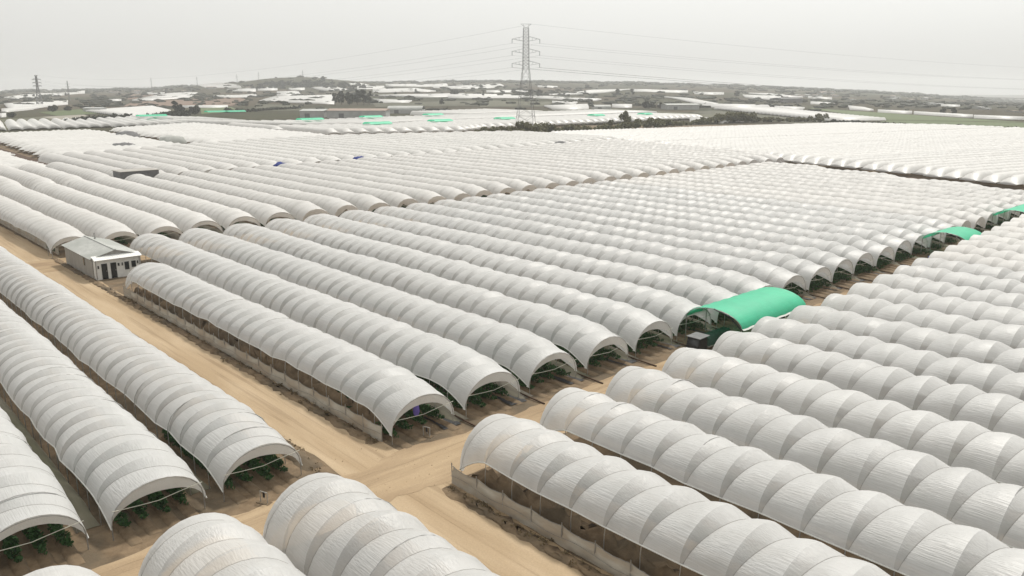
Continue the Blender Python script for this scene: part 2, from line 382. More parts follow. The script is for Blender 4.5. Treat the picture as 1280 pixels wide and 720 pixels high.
# ------------------------------------------------------------------ the land
def build_land():
    us = np.concatenate([np.linspace(-6, -1.25, 12), np.linspace(-1.2, 1.2, 161), np.linspace(1.25, 6, 12)])
    ys = np.concatenate([[-400, -150, -40, 5, 30, 80, 160, 260, 380, 500, 560], np.geomspace(600, 5400, 110), [6200, 8500]])
    X = []; Y = []
    for y in ys:
        w = max(y, 260) if y < 1400 else y
        X.append(us*max(w, 260)*(1 if y > 600 else 1)); Y.append(np.full(len(us), y))
    X = np.array(X); Y = np.array(Y)
    X = np.clip(X, -8600, 8600)
    Z = terrain(X, Y)
    V = np.stack([X, Y, Z], -1)
    o = link('ground', mesh_np('ground', V, grid_quads(*X.shape), True), M['land']); tag(o, kind='structure')
build_land()
def st_sheet(name, poly, z, mat, n=(1, 1), kind='structure', bumpy=0, seed=0):
    """quad in farm coordinates, gridded"""
    a, b, c, d = [np.array(W(*p)) for p in poly]
    u = np.linspace(0, 1, n[0]+1)[:, None, None]; v = np.linspace(0, 1, n[1]+1)[None, :, None]
    P = (a*(1-u)+b*u)*(1-v)+(d*(1-u)+c*u)*v
    r = np.random.default_rng(seed)
    Z = np.full(P.shape[:2], z)
    if bumpy:
        Z = Z+bumpy*r.random(Z.shape)
    V = np.concatenate([P, Z[..., None]], -1)
    o = link(name, mesh_np(name, V, grid_quads(n[0]+1, n[1]+1)[:, ::-1] if False else grid_quads(n[0]+1, n[1]+1), bool(bumpy)), mat)
    return tag(o, kind=kind)
st_sheet('soil', [(-470, -60), (60, -60), (60, 540), (-470, 540)], .006, M['soil'])
def local_sheet(name, s0, s1, t0, t1, z, mat, wob=.25, n=60, seed=0, hump=0.0):
    """strip lying along s with uneven edges"""
    r = np.random.default_rng(seed)
    ss = np.linspace(s0, s1, n)
    w0 = np.convolve(r.normal(0, wob, n+4), np.ones(5)/5, 'valid')*1.5; w1 = np.convolve(r.normal(0, wob, n+4), np.ones(5)/5, 'valid')*1.5
    vs = np.linspace(0, 1, 9)
    V = np.zeros((n, 9, 3))
    for i, s in enumerate(ss):
        a = t0+w0[i]; b = t1+w1[i]
        for j, v in enumerate(vs):
            zz = z+hump*math.sin(math.pi*v)*(.8+.2*math.sin(s*.7+j))
            V[i, j] = (s, a+(b-a)*v, zz)
    o = link(name, mesh_np(name, V, grid_quads(n, 9), True), mat, None, (0, 0, 0), ANG)
    return tag(o, kind='structure')
local_sheet('dirt_road', -300, 40, 23.2, 28.0, .014, M['sand'], .3, 240, 1)
# cross track between the near blocks: built along t
def cross_sheet(name, t0, t1, s0, s1, z, mat, wob=.35, n=120, seed=0):
    r = np.random.default_rng(seed)
    tt = np.linspace(t0, t1, n)
    w0 = np.convolve(r.normal(0, wob, n+4), np.ones(5)/5, 'valid')*1.6; w1 = np.convolve(r.normal(0, wob, n+4), np.ones(5)/5, 'valid')*1.6
    V = np.zeros((n, 7, 3))
    for i, t in enumerate(tt):
        for j, v in enumerate(np.linspace(0, 1, 7)): V[i, j] = (s0+w0[i]+(s1+w1[i]-s0-w0[i])*v, t, z)
    o = link(name, mesh_np(name, V, grid_quads(n, 7)[:, ::-1], True), mat, None, (0, 0, 0), ANG)
    return tag(o, kind='structure')
cross_sheet('farm_track', 46, 200, -41.3, -36.6, .022, M['track'], seed=3)
cross_sheet('farm_track', -30, 50, -41.5, -36.4, .026, M['sand_cross'], seed=4)
cross_sheet('dirt_track', 24, 260, -127, -118, .018, M['track'], seed=5)
# dark brown strips of bare earth in the far blocks
st_sheet('bare_earth', [(-126, 206), (-40, 178), (-46, 216), (-140, 243)], .03, M['brown_soil'])
st_sheet('bare_earth', [(-410, 60), (-252, 57), (-252, 64), (-410, 69)], .03, M['brown_soil'])
# berms along the road
def berm(name, s0, s1, t, w, h, mat, seed):
    r = np.random.default_rng(seed); n = int((s1-s0)/.5)
    V = np.zeros((n, 7, 3))
    for i, s in enumerate(np.linspace(s0, s1, n)):
        k = min(1, (s-s0)/2, (s1-s)/2+.02)
        for j, v in enumerate(np.linspace(-1, 1, 7)):
            V[i, j] = (s, t+v*w/2+.12*r.normal(), max(0, h*(1-v*v)*(.6+.6*r.random())*max(k, 0))+.005)
    o = link(name, mesh_np(name, V, grid_quads(n, 7), True), mat, None, (0, 0, 0), ANG)
    return tag(o, kind='structure')
berm('soil_bank', -170, -43.5, 22.6, 1.3, .30, M['soil'], 11)
berm('soil_bank', -128, -44, 27.5, .9, .16, M['soil'], 12)
berm('soil_bank', -36, 20, 27.2, .9, .16, M['soil'], 13)
def litter():
    r = np.random.default_rng(77); cs = []; rs = []
    for (sa, sb, t0, w, n) in ((-170, -43, 22.6, .3, 420), (-98, -44, 27.6, .2, 160), (-36, 10, 27.3, .2, 160)):
        for i in range(n):
            s = r.uniform(sa, sb); t = t0+r.normal()*w; x, y = W(s, t); q = r.uniform(.08, .26); cs.append((x, y, q*.6)); rs.append(q)
    V, Q = leaf_cloud(cs, rs, 9000, .05, 78)
    tag(link('weeds', mesh_np('weeds', V, Q), M['dry']), 'dry weeds along the edges of the sandy road', 'weeds', None, 'stuff')
    mb = MB()
    for i in range(1500):
        k = r.random()
        if k < .5: s, t = r.uniform(-150, -43), 22.7+r.normal()*.4
        elif k < .8: s, t = r.uniform(-44, -36), r.uniform(20, 80)
        else: s, t = r.uniform(-98, 10), 27.5+r.normal()*.25
        x, y = W(s, t); q = r.uniform(.02, .06); a = r.uniform(0, 3); c, d = math.cos(a)*q, math.sin(a)*q
        mb.hexa([(x+c, y+d, -.02), (x-d, y+c, -.02), (x-c, y-d, -.02), (x+d, y-c, -.02), (x+c*.6, y+d*.5, q*.9), (x-d*.5, y+c*.6, q*.7), (x-c*.6, y-d*.5, q), (x+d*.6, y-c*.5, q*.8)])
    tag(mb.build('clods', M['sand_cross']), 'clods of earth on the road edges and the track', 'clods', None, 'stuff')
# ------------------------------------------------------------------ tunnels
# gutters between tunnels: strips of ground mat
def gutters(cs, s0, s1, wd, seed=0):
    r = np.random.default_rng(int(abs(s0)+abs(cs[0])))
    mb = MB(); n = max(8, int(abs(s1-s0)/1.5)); hh = .62 if wd > .6 else .3
    for c in cs:
        V = np.zeros((n, 7, 3))
        for i, s in enumerate(np.linspace(s0, s1, n)):
            e = min(1, (s1-s)/2.5+.05, (s-s0)/2.5+.05)
            for j, v in enumerate(np.linspace(-1, 1, 7)): V[i, j] = (s, c+v*wd*.72+r.normal()*.03, .01+hh*e*(1-v*v)**.7+r.random()*.06*e)
        mb.add(V, grid_quads(n, 7))
    o = mb.build('weed_mat', M['mat'], None, True, (0, 0, 0), ANG); tag(o, kind='structure')
G_A = 'tunnels left of the sandy road'; G_B = 'tunnels of the middle block'; G_C = 'tunnels of the right foreground block'
G_D = 'tunnels cut by the bottom edge'; G_E = 'tunnels behind the small building'; G_H = 'tunnels of the strip behind the blue sheets'
A_c = [19.0, 12.8, 6.5, .2]
for i, c in enumerate(A_c):
    polytunnel(-131, -43.3, c, 5.2, 3.6, 1.55, 1.4, 0, 100+i, 2.2, .20, f'{ordn(i+1)} white polytunnel left of the sandy road, its open mouth showing green plant rows', G_A, frame=2, lash=1, tapB=.75)
for i, c in enumerate(A_c[:2]):
    polytunnel(-205, -134.5, c, 5.1, 3.55, 1.4, 1.4, 1, 120+i, 2.2, .2, f'{ordn(i+1)} polytunnel at the left picture edge, level with the small building across the road', G_A)
D_c = [18.1, 11.9, 5.4, -.8]
for i, c in enumerate(D_c):
    polytunnel(-35.6, 14, c, 5.7, 4.5, 1.4, 1.4, 0, 140+i, 2.3, .32, f'{ordn(i+1)} tall polytunnel from the sandy road in the row cut by the bottom picture edge', G_D, frame=2, lash=1)
gutters([(a+b)/2 for a, b in zip(A_c, A_c[1:])], -205, -45.5, .9)
gutters([(a+b)/2 for a, b in zip(D_c, D_c[1:])], -36, 14, .7)
B_c = [31.0+6.68*i for i in range(9)]+[84.44+6.25*i for i in range(1, 25)]
B_W = 6.25
for i, c in enumerate(B_c):
    s0 = -98.5 if i == 0 else -118.3
    s1 = float(np.interp(c, [30, 55, 90, 120, 170], [-43.1, -43.2, -43.9, -44.3, -44.9]))-.1*(i % 3)
    if c > 186: s1 = min(s1, -118+(209-c)/.30)
    if s1-s0 < 8: continue
    
    lod = 0 if i < 7 else 1 if i < 17 else 2
    polytunnel(s0, s1, c, (5.5 if i < 5 else 5.8) if i < 9 else 5.7, 3.85, 2.1 if i == 0 else 1.8 if i < 6 else 1.5, 1.4, lod, 200+i, 2.25, .24 if i < 9 else .26,
               f'{ordn(i+1)} polytunnel from the sandy road in the middle block ending at the green canopies', G_B, frame=2 if i < 3 else 0, lash=0)
gutters([(a+b)/2 for a, b in zip(B_c[:24], B_c[1:25])], -117, -43, 1.0)
C_c = [31.0, 37.5, 44.0, 50.6, 57.4, 63.5, 69.8, 76.2, 82.4, 88.7, 94.8, 100.6, 106.4, 112.2, 117.4, 122.6, 127.8, 133.0, 138.2, 143.4, 148.6]
for i, c in enumerate(C_c):
    lod = 0 if i < 6 else 1 if i < 12 else 2
    polytunnel(-35.7-max(0, i-7)*.27, 16 if i < 6 else -2, c+(.25 if 0 < i < 5 else 0), 5.4 if i == 0 else 5.2 if i < 5 else 5.6, 4.1, 2.2 if i == 0 else 2.1 if i < 5 else 1.6, 1.6, lod, 300+i, 2.35, .32 if i < 8 else .28,
               f'{ordn(i+1)} ribbed polytunnel from the sandy road in the right block across from the canopies', G_C, frame=2 if i < 3 else 0, lash=1 if i < 5 else 0)
gutters([(a+b)/2 for a, b in zip(C_c, C_c[1:])], -36, 16, .9)
E_c = [30.2+6.6*i for i in range(37)]
L2s = [(31, -200), (58, -203), (103, -206), (128, -208), (221, -213), (270, -214)]
def l2(t): return float(np.interp(t, [a for a, b in L2s], [b for a, b in L2s]))
for i, c in enumerate(E_c):
    lod = 1 if i < 6 else 2
    se = -127.6+random.uniform(-.7, .7)
    if c > 231: se = min(se, -138-(c-236)/.258)
    if se-l2(c) < 9: continue
    polytunnel(l2(c)+1+random.uniform(-.6, .6), se, c, 5.7, 3.8, 2.0 if i == 0 else 1.3, 1.3, lod, 400+i, 2.3, .13 if i < 13 else .2,
               f'{ordn(i+1)} polytunnel from the sandy road in the block behind the small building', G_E)
gutters([(a+b)/2 for a, b in zip(E_c[:12], E_c[1:13])], -207, -129, .9)
H_c = [31.4+6.6*i for i in range(36)]
HF = [(30, -250), (58, -252), (63, -287), (90, -294), (121, -308), (151, -316), (186, -318), (249, -294), (274, -279)]
for i, c in enumerate(H_c):
    fe = float(np.interp(c, [a for a, b in HF], [b for a, b in HF]))
    if fe > l2(c)-12: continue
    polytunnel(fe, l2(c)-3.5+random.uniform(-.8, .8), c, 6.0, 3.8, 1.2, 1.2, 3 if i > 10 else 2, 500+i, 2.3, .14,
               f'{ordn(i+1)} polytunnel, counted from the left, in the strip beyond the blue sheets', G_H)
# rotated blocks
def rot_block(P0, Pdir, Qdir, plist, qfun, Wd, H, label, group, seed, per=2.3, dip=.34, lod=3, numbered=True):
    ang = math.atan2(*reversed(W(*Qdir))) if False else math.atan2(W(*Qdir)[1], W(*Qdir)[0])
    out = []
    for i, p in enumerate(plist):
        q0, q1 = qfun(p)
        if q1-q0 < 6: continue
        q0 = math.ceil(q0/per)*per; q1 = math.floor(q1/per)*per
        s = P0[0]+Pdir[0]*p+Qdir[0]*q0; t = P0[1]+Pdir[1]*p+Qdir[1]*q0
        x, y = W(s, t); L = q1-q0
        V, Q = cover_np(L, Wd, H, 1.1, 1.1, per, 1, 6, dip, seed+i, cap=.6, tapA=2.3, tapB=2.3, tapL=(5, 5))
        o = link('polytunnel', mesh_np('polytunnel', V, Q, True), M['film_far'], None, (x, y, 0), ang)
        tag(o, label.format(ordn(i+1)) if numbered else label, 'polytunnel', group); out.append(o)
    return out
Pk = (.968, -.25); Qk = (.25, .968)
def kq(p):
    far = float(np.interp(p, [-150, -100, -40, 60, 125], [215, 245, 250, 240, 240]))
    return (-3+random.uniform(-1, 1), far)
rot_block((-140, 242), Pk, Qk, [41+5*i for i in range(0, 17)], kq, 4.85, 3.2, '{} white polytunnel beyond the dark brown track in the right-hand far block', 'tunnels beyond the dark brown track', 600)
rot_block((-140, 242), Pk, Qk, [35-5*i for i in range(20)], kq, 4.85, 3.2, '{} polytunnel in the bright far block behind the brown track, counted away from it', 'tunnels of the bright far block', 630)
rot_block((-140, 242), Pk, Qk, [-69-5*i for i in range(16)], kq, 4.85, 3.2, '{} polytunnel in the farthest bright strip before the long hedge', 'tunnels before the long hedge', 660)
Pi = (-.956, .295); Qi = (.295, .956)
def clip_q(P0, P, Q, p, poly):
    """where the line P0+pP+qQ lies in a convex polygon of (s, t)"""
    lo, hi = -1e9, 1e9
    ox, oy = P0[0]+P[0]*p, P0[1]+P[1]*p
    n = len(poly); cx = sum(a for a, b in poly)/n; cy = sum(b for a, b in poly)/n
    for i in range(n):
        (ax, ay), (bx, by) = poly[i], poly[(i+1) % n]
        nx, ny = -(by-ay), bx-ax
        if nx*(cx-ax)+ny*(cy-ay) < 0: nx, ny = -nx, -ny
        d = nx*Q[0]+ny*Q[1]; c = nx*(ox-ax)+ny*(oy-ay)
        if abs(d) < 1e-9:
            if c < 0: return (0, 0)
            continue
        q = -c/d
        if d > 0: lo = max(lo, q)
        else: hi = min(hi, q)
    return (lo, hi)
Ipoly = [(-284, 65), (-318, 122), (-462, 128), (-452, 76), (-400, 71)]
Jpoly = [(-322, 128), (-322, 192), (-345, 196), (-506, 200), (-470, 134)]
Mpoly = [(-256, 50), (-256, 60), (-400, 65), (-400, 26), (-262, 26)]
rot_block((-290, 60), Pi, Qi, [3+7*i for i in range(28)], lambda p: clip_q((-290, 60), Pi, Qi, p, Ipoly), 6.5, 3.0, 'small white polytunnel in the angled field beyond the brown strip on the left', 'tunnels of the angled left field', 700, dip=.30, numbered=False)
rot_block((-300, 120), Pi, Qi, [1+7*i for i in range(32)], lambda p: clip_q((-300, 120), Pi, Qi, p, Jpoly), 6.5, 3.0, 'small white polytunnel in the second angled field, behind the dark gap', 'tunnels of the second angled field', 740, dip=.30, numbered=False)
rot_block((-256, 40), (-1, 0), (.25, .968), [-4+7*i for i in range(22)], lambda p: clip_q((-256, 40), (-1, 0), (.25, .968), p, Mpoly), 6.5, 3.0, 'small white polytunnel between the brown strip and the left picture edge', 'tunnels at the left edge before the brown strip', 780, dip=.30, numbered=False)
# farthest block of the farm that still shows its tunnels: rows along s, cut by cross tracks
def Lrange(t): # near and far limit of the big back field
    near = float(np.interp(t, [130, 190, 205, 270, 300, 520], [-520, -515, -350, -325, -340, -345]))
    return near
Lc = [201+7.0*i for i in range(46)]
for i, c in enumerate(Lc):
    a = Lrange(c)-8; b = a-62
    x, y = W(b, c)
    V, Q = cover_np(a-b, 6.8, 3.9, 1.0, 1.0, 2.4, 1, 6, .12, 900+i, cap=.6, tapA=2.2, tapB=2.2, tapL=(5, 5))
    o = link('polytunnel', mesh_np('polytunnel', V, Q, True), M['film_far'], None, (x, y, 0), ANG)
    tag(o, 'flat looking white polytunnel in the wide back field around the pylon', 'polytunnel', 'tunnels of the wide back field')
# ------------------------------------------------------------------ distant tunnel fields: one mass
DT = MB()
def corrug(a, b, c, d, h=3.3, pitch=7.0, base=None):
    """a far-left, b far-right, c near-right, d near-left world points; arches side by side from near to far"""
    a, b, c, d = [np.array(p[:2], float) for p in (a, b, c, d)]
    depth = (np.linalg.norm(a-d)+np.linalg.norm(b-c))/2; wid = (np.linalg.norm(a-b)+np.linalg.norm(d-c))/2
    n = int(np.clip(round(depth/pitch), 1, 60)); k = 5
    m = int(np.clip(wid/25, 2, 40))
    v = np.linspace(0, 1, n*k+1)[:, None, None]; u = np.linspace(0, 1, m+1)[None, :, None]
    P = (d*(1-u)+c*u)*(1-v)+(a*(1-u)+b*u)*v
    ph = (np.arange(n*k+1) % k)/k
    hh = h*(.25+.75*np.sin(ph*math.pi)**.8)[:, None]*np.ones((1, m+1)); hh[0] = 0; hh[-1] = 0
    Z = terrain(P[..., 0], P[..., 1])+hh+.1
    V = np.concatenate([P, Z[..., None]], -1)
    e0 = V[:, :1].copy(); e1 = V[:, -1:].copy(); e0[..., 2] -= hh[:, :1]*.65; e1[..., 2] -= hh[:, -1:]*.65
    V = np.concatenate([e0, V, e1], 1)
    DT.add(V.reshape(-1, 3), grid_quads(n*k+1, m+3))
# strips of the back field behind the individual rows
for (o0, o1) in ((82, 150), (158, 235), (243, 330)):
    for t0 in range(200, 560, 30):
        tb = t0+29
        f = lambda t, o: W(Lrange(t)-o, t)
        lim = float(np.interp(t0, [200, 290, 350, 400, 460, 560], [240, 170, 170, 240, 250, 190]))
        if o1 > lim: continue
        # arches run along s here: swap so that the pitch falls across t
        corrug(f(t0, o0), f(t0, o1), f(tb, o1), f(tb, o0))
for t0 in range(72, 198, 28):    # strip behind the two angled fields
    corrug(W(-525, t0), W(-640, t0+20), W(-640, t0+47), W(-525, t0+27), 2.5)
corrug(W(-470, 60), W(-640, 84), W(-640, 92), W(-470, 72), 3.6)
PATCH = """5,122.5 106,113.9 106,117 20,124|5,131 85,126.5 85,131 10,136|2,138 60,134.3 42,137.3 2,141|0,144.3 8,144 8,146.5 0,147
107,140 190,134 214,140 160,147|136,125.6 152,124.8 152,126 136,126.6|204,118 247,116.5 237,122.6 165,126.2|184,116.4 206,116.2 206,117.8 184,118
220,109.4 300,108 302,110.4 258,110.6|284,112.2 320,111 320,114.6 290,114|266,120.6 320,118.5 322,121.2 270,122|345,121.5 418,119.5 418,130.5 324,127.5
322,110.8 347,109 347,113 322,113.6|346,115.2 373,114.5 376,119 346,120|361,110.8 381,110.6 381,112.5 361,112.7|388,109.7 420,109.2 442,112.5 402,113.2
228,134 285,133.2 285,134.6 228,135|430,105.3 450,104.5 462,107 442,107.5|440,109 480,108 482,111 446,112|466,112.5 520,111 545,114.5 466,116
465,120 560,118 640,119.6 520,122|466,125 515,127 511,129 466,128.4|482,106 558,105 560,107.4 482,108|570,107 625,105.4 630,107.8 580,109.4
560,108.6 620,108 618,110 560,111.2|672,107.6 697,108.6 697,109.8 672,109|608,114 660,113.8 660,115.6 608,115.8|560,121 670,120.6 672,122.6 560,122.8
670,120.6 752,125 746,126.5 670,123|736,113.5 790,112 762,115.6 686,119|790,112.4 860,114 860,116 790,114.8|680,133.6 735,131.7 736,137 690,137.2
765,132 790,132.2 790,135 765,134.6|822,132 842,132.5 838,136 826,135.2|830,121.8 860,124 898,131 868,129.8|876,131.2 960,133 962,135.4 880,134.2
968,134.4 1006,136 1004,137.6 968,136.4|892,136.6 965,136 1108,150.6 1032,151|928,119.4 976,121 977,125.8 931,122|932,116.6 960,117.6 1004,122 976,121.2
1010,121.6 1040,123.2 1040,124.6 1010,123|866,115.6 905,116.6 905,118.4 868,117.8|1013,128.4 1034,129.5 1044,131.2 1013,130.4|1060,133.6 1080,136 1092,139 1062,137.4
1097,139.2 1140,141.2 1140,142.8 1097,140.8|1142,141.4 1216,146 1216,147.6 1142,143|1217,146.4 1282,149 1282,150.2 1217,148|1176,131.8 1200,132.6 1200,133.6 1176,132.8
862,148.4 930,152.6 904,154.4 862,153.4|500,113.4 528,113 530,114.4 502,115|540,108.8 570,109 566,110.4 542,110.2|690,127.8 722,129 720,130.4 690,129.4"""
for line in PATCH.replace('\n', '|').split('|'):
    q = [at(*map(float, p.split(','))) for p in line.split()]
    corrug(*q, h=2.0, pitch=9)
o = DT.build('distant_polytunnels', M['film_far'], None, True)
tag(o, 'far white fields of plastic tunnels scattered over the plain towards the horizon', 'polytunnels', None, 'stuff')
# ------------------------------------------------------------------ fields
def field(a, b, c, d, mat, name='field', lift=None):
    P = [np.array(at(*p)[:2]) for p in (a, b, c, d)]
    n, m = 14, 18
    v = np.linspace(0, 1, n+1)[:, None, None]; u = np.linspace(0, 1, m+1)[None, :, None]
    X = (P[3]*(1-u)+P[2]*u)*(1-v)+(P[0]*(1-u)+P[1]*u)*v
    Z = terrain(X[..., 0], X[..., 1]); Z = Z+np.clip((X[..., 1]-420)*.0008, .03, .7)
    V = np.concatenate([X, Z[..., None]], -1)
    tag(link(name, mesh_np(name, V, grid_quads(n+1, m+1), True), M[mat]), kind='structure')
field((160, 118), (195, 118.6), (192, 122), (160, 125), 'f_brown')
field((168, 127.5), (312, 123), (290, 132.6), (150, 133.5), 'f_brown')
field((0, 149.5), (52, 146), (96, 155), (0, 163), 'f_olive')
field((48, 146.5), (105, 143.5), (122, 149.5), (96, 154), 'f_grey')
field((48, 140.5), (100, 137), (128, 142), (72, 145), 'f_green')
field((250, 135.6), (290, 134.4), (300, 139.5), (252, 143), 'f_green')
field((1008, 135.4), (1078, 139.5), (1285, 153), (1110, 150), 'f_green')
field((1110, 150.5), (1285, 153.5), (1285, 163.5), (1085, 155.5), 'f_green')
field((862, 140.5), (892, 138.4), (1100, 156), (1000, 155.6), 'f_dark')
field((466, 129.6), (600, 126), (655, 132), (470, 134.5), 'f_dark')
field((320, 130.5), (378, 132), (376, 138.6), (320, 139.5), 'f_dark')
field((600, 126), (700, 128), (676, 133.6), (600, 134), 'f_olive')
field((700, 138), (765, 136), (980, 148.5), (930, 151), 'f_olive')
# ------------------------------------------------------------------ vegetation
def leaf_cloud(centers, radii, n, size, seed, flat=.8):
    r = np.random.default_rng(seed)
    centers = np.asarray(centers, float); radii = np.asarray(radii, float)
    w = radii**2; w /= w.sum()
    idx = r.choice(len(centers), n, p=w)
    d = r.normal(size=(n, 3)); d /= np.linalg.norm(d, axis=1)[:, None]
    rad = r.uniform(.25, 1, n)**.5
    P = centers[idx]+d*(rad*radii[idx])[:, None]*np.array([1, 1, flat])
    A = r.normal(size=(n, 3)); A /= np.linalg.norm(A, axis=1)[:, None]
    B = np.cross(A, r.normal(size=(n, 3))); B /= np.linalg.norm(B, axis=1)[:, None]
    sz = (size*r.uniform(.5, 1.3, n))[:, None]
    V = np.stack([P-A*sz-B*sz*.6, P+A*sz-B*sz*.6, P+A*sz+B*sz*.6, P-A*sz+B*sz*.6], 1)
    Q = np.arange(4*n).reshape(n, 4)
    return V.reshape(-1, 3), Q
def tree_protos():
    out = []
    for k, (hgt, wid, mat) in enumerate(((10, 9, 'bush2'), (12, 8, 'bush2'), (7, 8, 'bush'), (8, 10, 'bush2'), (16, 7, 'bush2'))):
        r = np.random.default_rng(50+k)
        cs = []; rs = []
        for i in range(16):
            a = r.uniform(0, 6.28); q = r.uniform(0, 1)**.6*wid*.36; zz = r.uniform(.28, .9)*hgt
            q *= 1.1-abs(zz/hgt-.5)
            cs.append((q*math.cos(a), q*math.sin(a), zz)); rs.append(wid*r.uniform(.12, .24))
        V, Q = leaf_cloud(cs, rs, 1500, wid*.045, 60+k)
        crown = mesh_np('crown', V, Q); crown.materials.append(M[mat])
        t = MB(); t.tube([(0, 0, 0), (.1, .05, hgt*.3), (0, .1, hgt*.6), (.1, 0, hgt*.85)], [hgt*.035, hgt*.028, hgt*.018, hgt*.005], 7)
        for i in range(5):
            c = cs[i]; t.tube([(0, 0, hgt*.25), (c[0]*.5, c[1]*.5, lerp(hgt*.25, c[2], .6)), c], [hgt*.018, hgt*.012, hgt*.004], 5)
        tm = mesh_np('trunk', np.concatenate(t.v), np.concatenate(t.q), True); tm.materials.append(M['bark'])
        out.append((crown, tm, hgt, wid))
    return out
TP = tree_protos()
def tree(px, py, hpx, wpx, kind, label, group=None):
    x, y, z = at(px, py)
    cr, tm, h, w = TP[kind]
    root = empty('tree', (x, y, z-.2), random.uniform(0, 6.28)); root.scale = (wpx*y/F/w, wpx*y/F/w, hpx*y/F/h)
    tag(root, label, 'tree', group)
    link('crown', cr, None, root); link('trunk', tm, None, root)
for px, py, h, w, k, l in ((402.5+16, 131.5, 15, 9, 1, 'dark leafy tree at the left end of the dense clump behind the sheds'),
        (427, 131, 17, 10, 0, 'rounded dark tree second from the left in the clump behind the sheds'),
        (437, 131.5, 16, 12, 3, 'broad low tree in the middle of the clump behind the sheds'),
        (447, 131, 18, 12, 0, 'dark tree right of the middle in the clump behind the sheds'),
        (455, 131, 19, 11, 1, 'tallest tree near the right of the clump behind the sheds'),
        (462, 130.5, 17, 7, 4, 'slim tree at the right end of the clump behind the sheds'),
        (780, 160, 20, 17, 2, 'lone airy tree rising from the long hedge right of the pylon'),
        (763, 160, 10, 9, 2, 'small bushy tree left of the lone airy tree in the hedge'),
        (815, 158, 9, 7, 2, 'small round tree at the gap in the long hedge'),
        (220, 143, 17, 11, 1, 'tall dark tree over the bushes at the left green canopy'),
        (226, 143.5, 13, 12, 0, 'dark rounded tree beside the tall one at the left green canopy'),
        (243, 143.5, 12, 14, 3, 'broad dark tree right of the bushes before the small green field'),
        (211, 147.5, 9, 13, 3, 'low bushy tree on the border of the white field, left'),
        (15, 147, 7, 11, 3, 'dark low tree alone in the olive field at far left'),
        (404, 103.5, 8, 6, 0, 'round tree standing free on top of the dark hill'),
        (663, 121, 9, 7, 1, 'dark tree just behind the pylon, left of its pair'),
        (674, 121, 9, 8, 0, 'dark tree just right behind the pylon'),
        (810, 136, 10, 14, 3, 'broad dark tree before the white strip right of the pylon'),
        (825, 136, 8, 10, 0, 'dark round tree beside the pale long shed'),
        (790, 120, 9, 7, 1, 'upright tree on the plain right of the pylon'),
        (772, 119, 8, 8, 0, 'round tree on the plain left of the upright one'),
        (921, 121, 7, 7, 0, 'dark tree beside the bright white patch in the right plain'),
        (1178, 143, 9, 8, 0, 'left tree of the dark pair beyond the green field'),
        (1192, 143.5, 9, 7, 0, 'right tree of the dark pair beyond the green field'),
        (568, 119, 7, 12, 3, 'broad tree among white strips left of the pylon'),
        (552, 131, 8, 8, 0, 'dark tree on the olive strip behind the hooped shed'),
        (604, 121, 8, 5, 4, 'slim tree among white strips near the pylon'),
        (1045, 133, 6, 5, 4, 'small upright tree at the left end of the green field'),
        (66, 140, 9, 12, 3, 'broad dark tree left of the small pale house'),
        (85, 139, 7, 10, 0, 'dark tree in front of the scalloped white tunnels, far left')):
    tree(px, py, h, w, k, l)
k = 0
for i in range(80):
    px = random.uniform(312, 455); py = at_y = np.interp(px, [330, 360, 400, 450], [108, 107, 107, 110])+random.uniform(-2.5, 4)
    tree(px, float(py), random.uniform(3, 5), random.uniform(6, 10), random.choice([0, 1, 3]), 'small dark tree in the wood covering the low hill', 'trees on the low hill')
for i in range(70):
    px = random.uniform(-10, 215) if i < 26 else random.uniform(215, 1290)
    ry = float(np.interp(px, RX, RY))
    py = ry+random.uniform(1.2, 9) if i < 26 else ry+random.uniform(6, 19)
    tree(px, py, random.uniform(2.4, 4.5), random.uniform(3.5, 7), random.choice([0, 1, 3]), 'tiny dark tree between the white fields of the distant plain', 'trees of the distant plain')
# scrub: uncountable low bushes over the open land
def scrub():
    r = np.random.default_rng(5)
    cs = []; rs = []
    def inp(x, y):
        return True
    for i in range(4600):
        px = r.uniform(-60, 1340); ry = float(np.interp(px, RX, RY))
        k = r.random()**(1.6 if i < 2600 else 4)
        py = ry+1.0+k*22
        lowlim = float(np.interp(px, [0, 140, 360, 520, 620, 850, 1000, 1280], [158, 146, 134, 132, 131, 142, 146, 152]))
        if py > lowlim: continue
        if not (math.sin(px*.05+py*.9)+math.sin(px*.021-py*.5+2) > -.35): continue
        u = (px-640)/F
        dx, dy, dz = ray(px, py)
        Y = 24/(max(py-ry, 1.2))*F*1.0
        Y = min(3400, max(600, Y)) if px > 0 else 2000
        Y = r.uniform(.75, 1.1)*Y
        x = dx/dy*Y; z = float(terrain(x, Y)); rr = r.uniform(1.2, 2.6)*(1+Y/2600)
        cs.append((x, Y, z+rr*.4)); rs.append(rr)
    cs = np.array(cs); rs = np.array(rs)
    th = np.linspace(0, math.pi, 4)[:, None]; ph = np.linspace(0, 2*math.pi, 7)[None, :]
    V = []; Q = []; n = 0
    base = np.stack([np.sin(th)*np.cos(ph), np.sin(th)*np.sin(ph), np.cos(th)*np.ones_like(ph)], -1)
    gq = grid_quads(4, 7)
    for c, rr in zip(cs, rs):
        d = base*(rr*r.uniform(.6, 1.25, base.shape[:2])[..., None])*np.array([r.uniform(1.4, 3.4), r.uniform(1, 1.6), .6])
        V.append((c+d).reshape(-1, 3)); Q.append(gq+n); n += 28
    o = link('scrub', mesh_np('scrub', np.concatenate(V), np.concatenate(Q)), M['bush2'])
    tag(o, 'dark scrub and thickets spread between the distant white fields', 'scrub', None, 'stuff')
scrub()
litter()
